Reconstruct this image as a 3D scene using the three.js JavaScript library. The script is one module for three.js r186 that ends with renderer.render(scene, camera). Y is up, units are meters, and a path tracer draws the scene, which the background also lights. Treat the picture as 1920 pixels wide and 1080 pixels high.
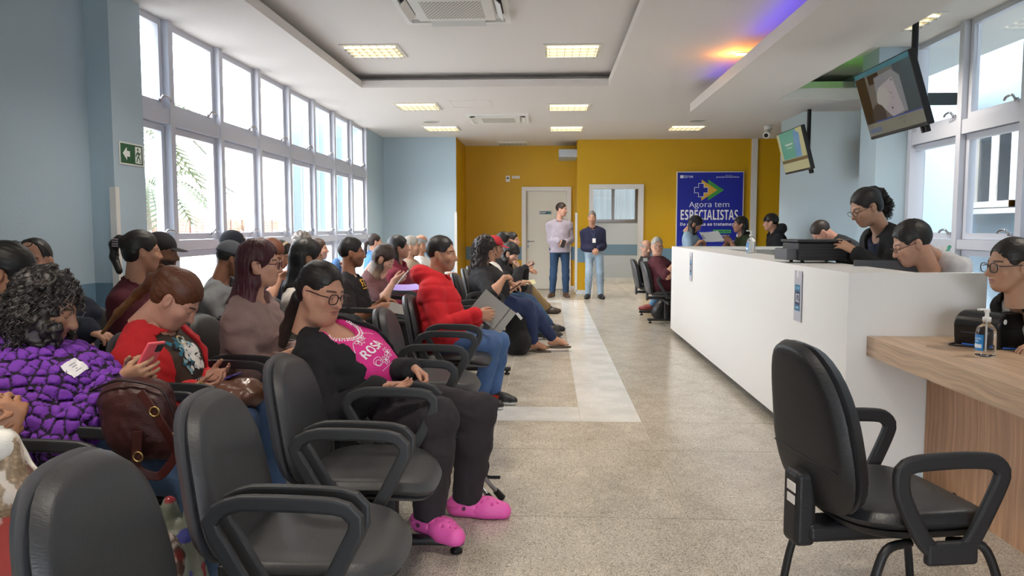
import * as THREE from 'three';
import { RoundedBoxGeometry } from 'three/addons/geometries/RoundedBoxGeometry.js';
import { mergeGeometries } from 'three/addons/utils/BufferGeometryUtils.js';
import { RectAreaLightUniformsLib } from 'three/addons/lights/RectAreaLightUniformsLib.js';

// ---------------------------------------------------------------- camera, sky, exposure
const scene = new THREE.Scene();
const camera = new THREE.PerspectiveCamera(2 * Math.atan(540 / 1440) * 180 / Math.PI, 16 / 9, 0.05, 400);
camera.position.set(0, 1.33, 0);
camera.rotation.order = 'YXZ';
camera.rotation.set(-0.0783, 0.0477, 0);
const renderer = new THREE.WebGLRenderer({ antialias: true });
renderer.toneMapping = THREE.LinearToneMapping;
renderer.toneMappingExposure = 1.75;
renderer.shadowMap.enabled = true;
RectAreaLightUniformsLib.init();
scene.background = new THREE.Color().setRGB(0.92, 0.97, 1.05);     // white overcast sky
scene.backgroundIntensity = 8;
const LAMP = 9;                                                  // louvre fittings

// ---------------------------------------------------------------- helpers
const V = (x, y, z) => new THREE.Vector3(x, y, z);
const A = (v) => V(v[0], v[1], v[2]);
let seed = 20240611;
const rnd = () => { seed = (seed * 1664525 + 1013904223) >>> 0; return seed / 4294967296; };
const rr = (a, b) => a + (b - a) * rnd();
const lerp = (a, b, t) => a + (b - a) * t, clamp = (x, a, b) => Math.min(b, Math.max(a, x));
const sst = (a, b, x) => { const t = clamp((x - a) / (b - a), 0, 1); return t * t * (3 - 2 * t); };
function h3(x, y, z) { let n = Math.imul(x, 374761393) + Math.imul(y, 668265263) + Math.imul(z, 1274126177); n = Math.imul(n ^ (n >>> 13), 1274126177); return ((n ^ (n >>> 16)) >>> 0) / 4294967296; }
function noise(x, y, z) {
  const i = Math.floor(x), j = Math.floor(y), k = Math.floor(z); let u = x - i, v = y - j, w = z - k;
  u = u * u * (3 - 2 * u); v = v * v * (3 - 2 * v); w = w * w * (3 - 2 * w);
  const a = lerp(lerp(h3(i, j, k), h3(i + 1, j, k), u), lerp(h3(i, j + 1, k), h3(i + 1, j + 1, k), u), v);
  const b = lerp(lerp(h3(i, j, k + 1), h3(i + 1, j, k + 1), u), lerp(h3(i, j + 1, k + 1), h3(i + 1, j + 1, k + 1), u), v);
  return (lerp(a, b, w) - 0.5) * 2;
}
const taken = {};
function numbered(n) { const k = taken[n] = (taken[n] ?? -1) + 1; return k ? n + '_' + String(k).padStart(3, '0') : n; }
function flags(o) { o.castShadow = o.receiveShadow = true; return o; }
function tag(o, label, category, group) { o.userData.label = label; o.userData.category = category; if (group) o.userData.group = group; return o; }
function thing(name, label, category, pos = [0, 0, 0], turn = 0, group) {
  const o = new THREE.Group(); o.name = numbered(name); scene.add(o); o.position.set(...pos); o.rotation.y = turn; return tag(o, label, category, group);
}
function struct(name, label) { const o = new THREE.Group(); o.name = numbered(name); scene.add(o); o.userData.kind = 'structure'; if (label) { o.userData.label = label; } return o; }
function clean(g) { let q = g.index ? g.toNonIndexed() : g.clone(); for (const k of Object.keys(q.attributes)) if (!['position', 'normal', 'uv'].includes(k)) q.deleteAttribute(k); if (!q.attributes.uv) q.setAttribute('uv', new THREE.BufferAttribute(new Float32Array(q.attributes.position.count * 2), 2)); return q; }
const merge = (gs) => gs.length === 1 ? gs[0] : mergeGeometries(gs.map(clean));
function part(parent, name, geo, mat, label) {
  const m = flags(new THREE.Mesh(Array.isArray(geo) ? merge(geo) : geo, mat)); m.name = name; (parent ?? scene).add(m); if (label) m.userData.label = label; return m;
}
function one(name, label, category, geo, mat, pos, turn, group) {        // a thing that is one mesh
  const m = part(scene, numbered(name), geo, mat); if (pos) m.position.set(...pos); if (turn) m.rotation.y = turn; return tag(m, label, category, group);
}
// box between two corners with uv in metres
function bx(x0, y0, z0, x1, y1, z1) {
  if (x0 > x1) [x0, x1] = [x1, x0]; if (y0 > y1) [y0, y1] = [y1, y0]; if (z0 > z1) [z0, z1] = [z1, z0];
  const g = new THREE.BoxGeometry(x1 - x0, y1 - y0, z1 - z0); g.translate((x0 + x1) / 2, (y0 + y1) / 2, (z0 + z1) / 2); return uvm(g);
}
function uvm(g) {
  const p = g.attributes.position, n = g.attributes.normal, uv = new Float32Array(p.count * 2);
  for (let i = 0; i < p.count; i++) {
    const ax = Math.abs(n.getX(i)), ay = Math.abs(n.getY(i)), az = Math.abs(n.getZ(i));
    if (ay >= ax && ay >= az) { uv[2 * i] = p.getX(i); uv[2 * i + 1] = p.getZ(i); } else if (ax >= az) { uv[2 * i] = p.getZ(i); uv[2 * i + 1] = p.getY(i); } else { uv[2 * i] = p.getX(i); uv[2 * i + 1] = p.getY(i); }
  }
  g.setAttribute('uv', new THREE.BufferAttribute(uv, 2)); return g;
}
function rb(w, h, d, r, x = 0, y = 0, z = 0, s = 2) { const g = new RoundedBoxGeometry(w, h, d, s, Math.min(r, w / 2.02, h / 2.02, d / 2.02)); g.translate(x, y, z); return uvm(g); }
function tube(pts, r, closed = false, seg = 0, rs = 8) { const c = new THREE.CatmullRomCurve3(pts.map((p) => p.isVector3 ? p : A(p)), closed, 'catmullrom', 0.4); return new THREE.TubeGeometry(c, seg || pts.length * 6, r, rs, closed); }
function rod(a, b, r, r2 = r, rs = 10) { a = A(a); b = A(b); const d = b.clone().sub(a), g = new THREE.CylinderGeometry(r2, r, d.length(), rs); g.applyQuaternion(new THREE.Quaternion().setFromUnitVectors(V(0, 1, 0), d.clone().normalize())); const c = a.add(b).multiplyScalar(0.5); g.translate(c.x, c.y, c.z); return g; }
function flatTube(pts, w, t, closed = false, seg = 60) {        // a strap: rectangular section swept along points, wide across the z axis
  const c = new THREE.CatmullRomCurve3(pts.map(A), closed, 'catmullrom', 0.35), s = new THREE.Shape(), k = t * 0.45;
  s.moveTo(-t / 2 + k, -w / 2); s.lineTo(t / 2 - k, -w / 2); s.quadraticCurveTo(t / 2, -w / 2, t / 2, -w / 2 + k); s.lineTo(t / 2, w / 2 - k); s.quadraticCurveTo(t / 2, w / 2, t / 2 - k, w / 2); s.lineTo(-t / 2 + k, w / 2); s.quadraticCurveTo(-t / 2, w / 2, -t / 2, w / 2 - k); s.lineTo(-t / 2, -w / 2 + k); s.quadraticCurveTo(-t / 2, -w / 2, -t / 2 + k, -w / 2);
  return new THREE.ExtrudeGeometry(s, { steps: seg, extrudePath: c, curveSegments: 3 });
}
const lathe = (pts, n = 24) => new THREE.LatheGeometry(pts.map(([r, y]) => new THREE.Vector2(r, y)), n);
function at(g, x, y, z, ry = 0, rx = 0, rz = 0) { g.applyMatrix4(new THREE.Matrix4().compose(V(x, y, z), new THREE.Quaternion().setFromEuler(new THREE.Euler(rx, ry, rz, 'YXZ')), V(1, 1, 1))); return g; }

// ---------------------------------------------------------------- textures and materials
function dataTex(n, fn, srgb, rep = 1) {
  const d = new Uint8Array(n * n * 4);
  for (let j = 0; j < n; j++) for (let i = 0; i < n; i++) { const c = fn(i / n, j / n, i, j), k = 4 * (j * n + i); d[k] = clamp(c[0], 0, 1) * 255; d[k + 1] = clamp(c[1], 0, 1) * 255; d[k + 2] = clamp(c[2], 0, 1) * 255; d[k + 3] = 255; }
  const t = new THREE.DataTexture(d, n, n); t.wrapS = t.wrapT = THREE.RepeatWrapping; t.magFilter = THREE.LinearFilter; t.repeat.set(rep, rep); if (srgb) t.colorSpace = THREE.SRGBColorSpace; t.needsUpdate = true; return t;
}
function wrapNoise(u, v, f, s) { const m = (i) => ((i % f) + f) % f, x = u * f, y = v * f, i = Math.floor(x), j = Math.floor(y); let a = x - i, b = y - j; a = a * a * (3 - 2 * a); b = b * b * (3 - 2 * b); return lerp(lerp(h3(m(i), m(j), s), h3(m(i + 1), m(j), s), a), lerp(h3(m(i), m(j + 1), s), h3(m(i + 1), m(j + 1), s), a), b); }
function canvasTex(w, h, draw) { const c = document.createElement('canvas'); c.width = w; c.height = h; draw(c.getContext('2d'), w, h); const t = new THREE.CanvasTexture(c); t.colorSpace = THREE.SRGBColorSpace; return t; }
const lin = (hex) => { const c = new THREE.Color(hex); return [c.r, c.g, c.b]; };
const M = {};
function mat(color, rough = 0.6, extra = {}) { return new THREE.MeshStandardMaterial({ color, roughness: rough, ...extra }); }
const terr = (base, seedN, amp) => dataTex(1024, (u, v, i, j) => {
  const g = h3(i >> 1, j >> 1, seedN), g2 = h3(i >> 2, (j + 1) >> 2, seedN + 3), big = wrapNoise(u, v, 7, seedN) * 0.6 + wrapNoise(u, v, 19, seedN + 1) * 0.4;
  let k = (g - 0.5) * 0.16 * amp + (g2 - 0.5) * 0.16 * amp + (big - 0.5) * 0.11; if (g > 0.93) k += 0.12 * amp; if (g2 < 0.07) k -= 0.14 * amp;
  return [base[0] + k, base[1] + k, base[2] + k * 0.95];
}, true, 0.8);
M.terrazzo = [0, 1, 2].map((k) => mat(0xffffff, 0.22, { map: terr([0.70 + k * 0.012, 0.67 + k * 0.012, 0.62 + k * 0.01], 11 + 7 * k, 1) }));
M.stripe = mat(0xffffff, 0.2, { map: terr([0.84, 0.845, 0.835], 77, 0.3) });
M.joint = mat(0xc9c4b4, 0.5);
const plaster = dataTex(512, (u, v, i, j) => { const k = 0.5 + (wrapNoise(u, v, 90, 5) - 0.5) * 0.5 + (h3(i, j, 9) - 0.5) * 0.3; return [k, k, k]; }, false, 0.7);
const wall = (c, r = 0.6) => mat(c, r, { bumpMap: plaster, bumpScale: 0.0012 });
M.blue = wall(0xafc3ce); M.yellow = wall(0xcda000, 0.5); M.band = wall(0x6f8fa5, 0.45); M.white = wall(0xd9d8d3, 0.7); M.corridor = wall(0xb9c3cc); M.ceil = wall(0xdedad6, 0.75); M.outer = wall(0x64788a); M.court = wall(0x5a6d77);
M.alu = mat(0xc9ccd6, 0.38); M.gap = mat(0x3b3c44, 0.7); M.chrome = mat(0xc8c8cc, 0.18, { metalness: 1 }); M.steel = mat(0x9da0a5, 0.35, { metalness: 0.9 });
M.glass = new THREE.MeshPhysicalMaterial({ color: 0xffffff, roughness: 0.02, transmission: 1, thickness: 0, ior: 1.45 });
M.doorW = mat(0xdcd8cb, 0.45); M.frameW = mat(0xdedcd6, 0.4); M.counter = mat(0xf3f3f0, 0.3); M.plasticW = mat(0xe3e3df, 0.4); M.plasticK = mat(0x1b1c1e, 0.5); M.dark = mat(0x101113, 0.6); M.paper = mat(0xe9e7e2, 0.8);
const leatherB = dataTex(256, (u, v, i, j) => { const k = wrapNoise(u, v, 60, 2) * 0.6 + wrapNoise(u, v, 120, 3) * 0.4; return [k, k, k]; }, false, 5);
M.vinyl = mat(0x343537, 0.46, { bumpMap: leatherB, bumpScale: 0.0005 }); M.shell = mat(0x4a4b4f, 0.42, { bumpMap: leatherB, bumpScale: 0.0003 }); M.armK = mat(0x2c2d2f, 0.5); M.vinylK = mat(0x26272a, 0.42, { bumpMap: leatherB, bumpScale: 0.0005 }); M.shellK = mat(0x191a1d, 0.5, { bumpMap: leatherB, bumpScale: 0.0006 });
function streak(u, v, fu, fv, s) { const x = u * fu, y = v * fv, i = Math.floor(x), j = Math.floor(y); let a = x - i, b = y - j; a = a * a * (3 - 2 * a); b = b * b * (3 - 2 * b); const m = (q, f) => ((q % f) + f) % f; return lerp(lerp(h3(m(i, fu), m(j, fv), s), h3(m(i + 1, fu), m(j, fv), s), a), lerp(h3(m(i, fu), m(j + 1, fv), s), h3(m(i + 1, fu), m(j + 1, fv), s), a), b); }
const woodTex = dataTex(1024, (u, v) => { const w = v + 0.006 * Math.sin(u * 6.283) + 0.004 * Math.sin(u * 6.283 * 3 + 1), k = (streak(u, w, 3, 60, 4) - 0.5) * 0.10 + (streak(u, w, 5, 190, 6) - 0.5) * 0.09 + (streak(u, w, 14, 420, 7) - 0.5) * 0.07; return [0.76 + k, 0.645 + k * 0.9, 0.53 + k * 0.8]; }, true, 0.9);
M.wood = mat(0xffffff, 0.42, { map: woodTex }); const woodUp = woodTex.clone(); woodUp.rotation = Math.PI / 2; woodUp.needsUpdate = true; M.woodPanel = mat(0xfbe6d8, 0.4, { map: woodUp });
const fabricB = dataTex(256, (u, v, i, j) => { const k = 0.5 + 0.25 * Math.sin(i * 0.785) * Math.cos(j * 0.785) + (h3(i, j, 4) - 0.5) * 0.5; return [k, k, k]; }, false, 6);

// ---------------------------------------------------------------- floor
const CH = 3.07, CT = 3.24;          // ceiling, raised ceiling
{
  const floor = struct('floor', 'speckled beige terrazzo floor with pale stripe');
  part(floor, 'joint_bed', bx(-3.5, -0.2, 5, 6.5, -0.004, -19.2), M.joint);
  const xs = [-3.5, -2.79, -2.325, -1.34, -0.348, 0.225, 0.642, 1.62, 2.6, 3.58, 6.5], zs = [5, 3.9, 2.85, 1.8, 0.75, -0.3, -1.35, -2.4, -3.46, -4.545, -5.22, -5.64, -6.66, -7.69, -8.74, -9.79, -10.84, -11.89, -12.94, -13.7, -14.12, -15.2, -16.2, -17.2, -18.2, -19.2];
  for (let i = 0; i < xs.length - 1; i++) for (let j = 0; j < zs.length - 1; j++) {
    const x0 = xs[i], x1 = xs[i + 1], z0 = zs[j], z1 = zs[j + 1], xm = (x0 + x1) / 2, zm = (z0 + z1) / 2;
    const inZ = zm < -5.22 && zm > -14.12, inX = xm > -2.79 && xm < 0.642;
    const str = (inZ && inX) && ((xm > 0.225 || xm < -2.325) || (zm > -5.64 || zm < -13.7));
    const g = str ? 0.0004 : 0.0022;
    part(floor, str ? 'stripe_slab' : 'terrazzo_slab', bx(x0 + g, -0.05, z0 - g, x1 - g, 0, z1 + g), str ? M.stripe : M.terrazzo[(i * 5 + j * 3) % 3]);
  }
}
// ---------------------------------------------------------------- walls
{
  const wl = struct('wall_left', 'grey blue painted wall at the left');
  part(wl, 'wall_face', bx(-3.38, 0, 3.4, -3.6, 3.5, -5.56), M.blue);
  part(wl, 'pillar', bx(-3.2, 0, -5.56, -3.6, 3.5, -6.0), M.blue);
  part(wl, 'end_pier', bx(-3.2, 0, -13.55, -3.6, 3.5, -15), M.blue);
  const wf = struct('wall_back', 'pale blue far wall beside the yellow one');
  part(wf, 'wall_face', bx(-3.6, 0, -14.87, -1.79, 3.5, -16.7), M.blue);
  part(wf, 'return_face', bx(-1.792, 0, -14.88, -1.785, CH, -16.6), M.yellow);
  const wy = struct('wall_yellow', 'mustard yellow far wall');
  const d1 = { x0: -0.58, x1: 0.474, y: 2.2 }, d2 = { x0: 0.80, x1: 1.877, y: 2.19 };
  part(wy, 'wall_face', [bx(-1.79, 0, -16.55, d1.x0, 3.5, -16.7), bx(d1.x0, d1.y, -16.55, d1.x1, 3.5, -16.7), bx(d1.x1, 0, -16.55, 0.56, 3.5, -16.7)], M.yellow);
  part(wy, 'wall_face', [bx(0.56, 0, -15.45, d2.x0, 3.5, -16.7), bx(d2.x0, d2.y, -15.45, d2.x1, 3.5, -15.62), bx(d2.x1, 0, -15.45, 6.5, 3.5, -15.62)], M.yellow);
  part(wy, 'back_face', bx(-2.0, 0, -16.74, 0.56, 3.5, -16.84), M.white);
  // door 1 (closed) and door 2 (open to the corridor)
  const dr = struct('door_1', 'closed cream door with lever handle');
  part(dr, 'door_frame', [bx(d1.x0, 0, -16.5, d1.x0 + 0.09, d1.y, -16.72), bx(d1.x1 - 0.09, 0, -16.5, d1.x1, d1.y, -16.72), bx(d1.x0 + 0.09, d1.y - 0.09, -16.5, d1.x1 - 0.09, d1.y, -16.72)], M.frameW);
  const leaf = part(dr, 'door_leaf', bx(d1.x0 + 0.092, 0.008, -16.58, d1.x1 - 0.092, d1.y - 0.092, -16.62), M.doorW);
  part(leaf, 'handle', [bx(d1.x0 + 0.12, 1.0, -16.578, d1.x0 + 0.16, 1.06, -16.57), rod([d1.x0 + 0.14, 1.04, -16.57], [d1.x0 + 0.14, 1.04, -16.53], 0.01), rod([d1.x0 + 0.13, 1.04, -16.53], [d1.x0 + 0.27, 1.04, -16.53], 0.01), bx(d1.x0 + 0.12, 0.9, -16.578, d1.x0 + 0.16, 0.96, -16.568)], M.steel);
  const sg = part(dr, 'door_sign', bx(-0.22, 1.60, -16.575, 0.06, 1.70, -16.565), M.paper);
  const dt = canvasTex(256, 96, (c, w, h) => { c.fillStyle = '#d8d8d4'; c.fillRect(0, 0, w, h); c.fillStyle = '#1d3c50'; c.fillRect(8, 20, 170, 56); c.fillStyle = '#3c6d6a'; c.fillRect(178, 20, 70, 56); c.fillStyle = '#cfd8dc'; c.fillRect(14, 30, 20, 36); c.fillRect(42, 36, 118, 10); c.fillRect(42, 53, 90, 8); });
  const pl = new THREE.PlaneGeometry(0.27, 0.1); pl.translate(-0.08, 1.65, -16.563); part(sg, 'sign_print', pl, mat(0xffffff, 0.6, { map: dt }));
  const d2g = struct('door_2', 'white frame of the open corridor doorway');
  part(d2g, 'door_frame', [bx(d2.x0, 0, -15.41, d2.x0 + 0.085, d2.y, -15.66), bx(d2.x1 - 0.085, 0, -15.41, d2.x1, d2.y, -15.66), bx(d2.x0 + 0.085, d2.y - 0.085, -15.41, d2.x1 - 0.085, d2.y, -15.66)], M.frameW);
  // corridor behind the doorway
  const co = struct('wall_corridor', 'grey corridor wall with a window band');
  part(co, 'wall_face', [bx(0, 0, -18.6, 4, 1.46, -18.8), bx(0, 2.42, -18.6, 4, 3.4, -18.8), bx(0, 1.46, -18.6, 0.95, 2.42, -18.8), bx(2.12, 1.46, -18.6, 4, 2.42, -18.8), bx(0.2, 0, -16.7, 0.4, 3.4, -18.6), bx(3, 0, -15.62, 3.2, 3.4, -18.6), bx(0.2, 2.75, -15.62, 3.2, 2.9, -18.6)], M.corridor);
  const cw = struct('window_3', 'corridor window before corrugated translucent sheet');
  part(cw, 'window_frame', [bx(0.95, 1.46, -18.58, 2.12, 1.53, -18.68), bx(0.95, 2.35, -18.58, 2.12, 2.42, -18.68), bx(0.95, 1.53, -18.58, 1.0, 2.35, -18.68), bx(2.06, 1.53, -18.58, 2.12, 2.35, -18.68), bx(1.5, 1.53, -18.58, 1.57, 2.35, -18.68)], M.steel);
  part(cw, 'pane', bx(1.0, 1.53, -18.64, 1.5, 2.35, -18.645), M.glass); part(cw, 'pane', bx(1.57, 1.53, -18.64, 2.06, 2.35, -18.645), M.glass);
  const cor = new THREE.PlaneGeometry(3, 1.9, 120, 1), cp = cor.attributes.position; for (let i = 0; i < cp.count; i++) cp.setZ(i, 0.025 * Math.sin(cp.getX(i) * 42)); cor.computeVertexNormals(); cor.translate(1.5, 1.9, -19.0);
  one('corrugated_sheet', 'white corrugated sheet outside the corridor window', 'sheet', cor, new THREE.MeshPhysicalMaterial({ color: 0x8f9797, roughness: 0.9, transmission: 0.12, thickness: 0, side: THREE.DoubleSide }));
  // right hand side wall, its pillar, and the wall that ends the hidden passage
  const wr = struct('wall_right', 'grey blue wall behind the hanging screens');
  part(wr, 'wall_face', bx(3.82, 0, -12.9, 4.02, 3.5, -8.93), M.blue);
  part(wr, 'wall_face', bx(3.82, 0, -4.5, 4.02, 3.5, 3.4), M.blue);
  part(wr, 'pillar', bx(3.5, 0, -8.93, 4.02, 3.5, -8.5), M.blue);
  part(wr, 'wall_face', [bx(6.5, 0, -13.02, 6.6, 3.5, -16), bx(3.82, 0, -12.9, 6.6, 3.5, -13.02)], M.blue);
  // the side of the hall behind the camera: solid piers and wide entrance glazing
  const wb = struct('wall_front', 'entrance wall behind the viewer');
  part(wb, 'wall_face', [bx(-3.6, 0, 3.2, 0, 3.5, 3.4), bx(2, 0, 3.2, 4.02, 3.5, 3.4), bx(0, 2.2, 3.2, 2, 3.5, 3.4)], M.blue);
  const we = struct('window_4', 'entrance glazing'); for (let i = 0; i < 3; i++) part(we, 'mullion', bx(i - 0.03, 0, 3.24, i + 0.03, 2.2, 3.34), M.alu);
  for (let i = 0; i < 2; i++) part(we, 'pane', bx(0.03 + i, 0, 3.29, 0.97 + i, 2.2, 3.296), M.glass);
  // dado bands, corner guards, skirtings
  let tr = struct('trim_1', 'steel blue wall band'); part(tr, 'band', [bx(-3.38, 0.64, 5, -3.372, 0.92, -5.56), bx(-3.38, 0.64, -5.56, -3.2, 0.92, -5.552), bx(-3.2, 0.64, -5.552, -3.192, 0.92, -6)], M.band);
  tr = struct('trim_2', 'steel blue wall band on the far walls'); part(tr, 'band', [bx(-3.2, 0.64, -14.87, -1.79, 0.92, -14.862), bx(-1.785, 0.64, -16.55, d1.x0, 0.92, -16.542), bx(d1.x1, 0.64, -16.55, 0.56, 0.92, -16.542), bx(0.56, 0.64, -15.45, d2.x0, 0.92, -15.442), bx(d2.x1, 0.64, -15.45, 6.5, 0.92, -15.442), bx(0.55, 0.64, -15.45, 0.56, 0.92, -16.5)], M.band);
  tr = struct('trim_3', 'steel blue band in the corridor'); part(tr, 'band', bx(0.4, 0.68, -18.6, 3, 0.93, -18.592), M.band);
  tr = struct('trim_4', 'pale corner guards'); for (const [x, z, y1] of [[-3.2, -5.56, 1.63], [0.56, -15.45, 1.63], [-1.79, -14.87, 1.63]]) part(tr, 'corner_guard', [bx(x - 0.035, 0.05, z + 0.001, x + 0.012, y1, z + 0.012), bx(x + 0.001, 0.05, z, x + 0.012, y1, z - 0.04)], M.frameW);
  tr = struct('trim_5', 'narrow grey pilaster on the yellow wall'); part(tr, 'pilaster', bx(3.97, 0, -15.45, 4.08, CH, -15.40), M.white);
  tr = struct('baseboard_back', 'pale skirting along the far walls'); part(tr, 'skirting', [bx(-3.2, 0, -14.87, -1.79, 0.08, -14.858), bx(-1.78, 0, -16.55, d1.x0, 0.08, -16.538), bx(d1.x1, 0, -16.55, 0.548, 0.08, -16.538), bx(0.548, 0, -15.45, d2.x0, 0.08, -15.438), bx(d2.x1, 0, -15.45, 6.5, 0.08, -15.438), bx(0.4, 0, -18.6, 3, 0.12, -18.59)], M.stripe);
}
// ---------------------------------------------------------------- glazed side walls
function sash(win, x, y0, y1, z0, z1, handleY, side) {   // z0 > z1; side +1: room lies at +x
  const w = 0.055, s = part(win, 'sash', [bx(x - 0.03, y0, z0, x + 0.03, y0 + w, z1), bx(x - 0.03, y1 - w, z0, x + 0.03, y1, z1), bx(x - 0.03, y0 + w, z0, x + 0.03, y1 - w, z0 - w), bx(x - 0.03, y0 + w, z1 + w, x + 0.03, y1 - w, z1)], M.alu);
  part(s, 'pane', bx(x - 0.003, y0 + w, z0 - w, x + 0.003, y1 - w, z1 + w), M.glass);
  if (handleY) { const hz = lerp(z0, z1, 0.8), hx = x + side * 0.03; part(s, 'handle', [rb(0.02, 0.03, 0.05, 0.006, hx + side * 0.012, handleY, hz), tube([[hx + side * 0.02, handleY, hz], [hx + side * 0.055, handleY + 0.035, hz + 0.01], [hx + side * 0.06, handleY + 0.03, hz - 0.06], [hx + side * 0.055, handleY + 0.01, hz - 0.1]], 0.011)], M.chrome); }
}
function glazing(win, xf, side, zs, top) {
  const x0 = xf, x1 = xf - side * 0.15, xg = xf - side * 0.085;
  for (let i = side > 0 ? 1 : 0; i < zs.length; i++) part(win, 'mullion', bx(x0, 0, zs[i] + 0.04, x1, top, zs[i] - 0.04), M.alu);
  for (let i = 0; i < zs.length - 1; i++) {
    const a = zs[i] - 0.046, b = zs[i + 1] + 0.046;
    part(win, 'transom', bx(x0 - side * 0.012, 2.2, a + 0.006, x1, 2.33, b - 0.006), M.alu); part(win, 'transom', bx(x0 - side * 0.012, 1.13, a + 0.006, x1, 1.22, b - 0.006), M.alu); part(win, 'sill', bx(x0 - side * 0.012, 0, a + 0.006, x1, 0.1, b - 0.006), M.alu);
    sash(win, xg, 2.335, top, a, b, 2.39, side); sash(win, xg, 1.225, 2.195, a, b, 1.275, side); sash(win, xg, 0.105, 1.125, a, b, 0, side);
  }
}
const w1 = struct('window_1', 'tall aluminium glazing along the left wall'); { const z = [-5.955]; for (let i = 0; i < 8; i++) z.push(-6.487 - 1.003 * i); glazing(w1, -3.2, 1, z, CH); }
const w2 = struct('window_2', 'tall aluminium glazing along the right wall'); { const z = [-8.45]; for (let i = 1; i < 5; i++) z.push(-8.45 + 0.985 * i); glazing(w2, 3.82, -1, z, CT); }
// ---------------------------------------------------------------- ceiling
{
  const c = struct('ceiling', 'white plasterboard ceiling with a recessed tray');
  const t = { x0: -2.34, x1: 0.728, z0: -9.65, z1: -4.0 };
  part(c, 'ceiling_board', [bx(-3.6, CH, 3.4, t.x0, CH + 0.09, -16.7), bx(t.x1, CH, 3.4, 2.35, CH + 0.09, -16.7), bx(t.x0, CH, t.z0, t.x1, CH + 0.09, -16.7), bx(t.x0, CH, 3.4, t.x1, CH + 0.09, t.z1), bx(2.35, CH, -10.0, 3.95, CH + 0.09, -16.7), bx(3.95, CH, -12.95, 6.6, CH + 0.09, -16.7)], M.ceil);
  part(c, 'tray_board', bx(-3.6, CT, 3.4, 4.02, CT + 0.05, -16.7), M.ceil);
  part(c, 'cove_wall', [bx(t.x0 - 0.28, CH + 0.09, t.z1 + 0.3, t.x0 - 0.3, CT, t.z0 - 0.3), bx(t.x1 + 0.28, CH + 0.09, t.z1 + 0.3, t.x1 + 0.3, CT, t.z0 - 0.3), bx(t.x0 - 0.3, CH + 0.09, t.z0 - 0.28, t.x1 + 0.3, CT, t.z0 - 0.3), bx(t.x0 - 0.3, CH + 0.09, t.z1 + 0.28, t.x1 + 0.3, CT, t.z1 + 0.3), bx(2.35, CH + 0.09, 3.4, 2.37, CT, -10)], M.ceil);
  part(c, 'roof_slab', [bx(-3.7, CT + 0.06, 3.5, 4.05, CT + 0.35, -17.0), bx(4.05, CT + 0.06, -12.9, 6.7, CT + 0.35, -17.0), bx(4.05, CT + 0.2, 3.5, 5.3, CT + 0.32, -12.9)], M.white);
  const s = struct('trim_6', 'dropped ceiling frame above the counter');
  part(s, 'soffit_band', [bx(1.772, 2.78, 3.2, 2.6, 2.89, -9.92), bx(2.6, 2.78, -8.965, 3.82, 2.89, -9.92), bx(2.6, 2.89, -8.965, 3.82, 2.9, -8.99)], M.ceil);
  part(s, 'hanger_wall', [bx(2.1, 2.89, 3.2, 2.3, CH, -9.7), bx(2.3, 2.89, -9.5, 3.5, CH, -9.7)], M.ceil);
}
// ---------------------------------------------------------------- ceiling fittings
const emit = (c, i, base = 0xffffff) => new THREE.MeshStandardMaterial({ color: base, emissive: c, emissiveIntensity: i, roughness: 0.6 });
M.tubeOn = emit(0xfff0cf, 1.1); M.louvre = mat(0xd8d4c6, 0.22, { metalness: 0.85 }); M.louvreWhite = mat(0xf0ead6, 0.4);
function louvre(x, y, z, label, on = true) {
  const t = thing('ceiling_light', label, 'ceiling light', [x, y, z], 0, 'louvred ceiling lights'), w = 0.62, h = w / 2;
  part(t, 'frame', [bx(-h, -0.012, -h, h, 0.003, -h + 0.022), bx(-h, -0.012, h - 0.022, h, 0.003, h), bx(-h, -0.012, -h + 0.022, -h + 0.022, 0.003, h - 0.022), bx(h - 0.022, -0.012, -h + 0.022, h, 0.003, h - 0.022)], M.frameW);
  part(t, 'tray', bx(-h + 0.02, -0.004, -h + 0.02, h - 0.02, -0.001, h - 0.02), M.louvreWhite);
  for (let k = 0; k < 4; k++) part(t, 'tube', rod([-0.27, -0.016, -0.21 + 0.14 * k], [0.27, -0.016, -0.21 + 0.14 * k], 0.010), on ? M.tubeOn : M.frameW);
  for (let k = -1; k <= 1; k++) part(t, 'louvre_rail', bx(-h + 0.022, -0.036, k * 0.14 - 0.004, h - 0.022, -0.003, k * 0.14 + 0.004), M.louvre);
  for (let k = -3; k <= 3; k++) part(t, 'louvre_fin', bx(k * 0.082 - 0.0015, -0.034, -h + 0.022, k * 0.082 + 0.0015, -0.003, h - 0.022), M.louvre);
  if (on) { const l = new THREE.SpotLight(0xfff3e4, LAMP, 0, 1.12, 1, 2); l.position.set(x, y - 0.045, z); l.target.position.set(x, 0, z); l.shadow.radius = 10; l.castShadow = true; l.name = 'ceiling_light_lamp'; scene.add(l); scene.add(l.target); l.target.name = 'lamp_aim'; l.target.updateMatrixWorld(); }
}
louvre(0.246, CT, -8.49, 'louvred light in the raised tray, on its right'); louvre(-1.892, CT, -8.4, 'louvred light in the raised tray, on its left');
louvre(0.28, CH, -11.29, 'louvred light just beyond the tray, right of the hatch'); louvre(-1.88, CH, -11.12, 'louvred light just beyond the tray, left of the hatch');
louvre(0.30, CH, -13.68, 'louvred light near the yellow wall, above the doors'); louvre(-1.88, CH, -13.55, 'louvred light near the blue far wall, by the left windows');
louvre(2.386, CH, -13.68, 'louvred light near the yellow wall, above the poster'); louvre(3.22, CT, -7.45, 'large louvred light behind the nearer hanging screen');
louvre(-0.75, CH, -16.0, 'unlit louvred light in the recess above the cream door', false);
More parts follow.
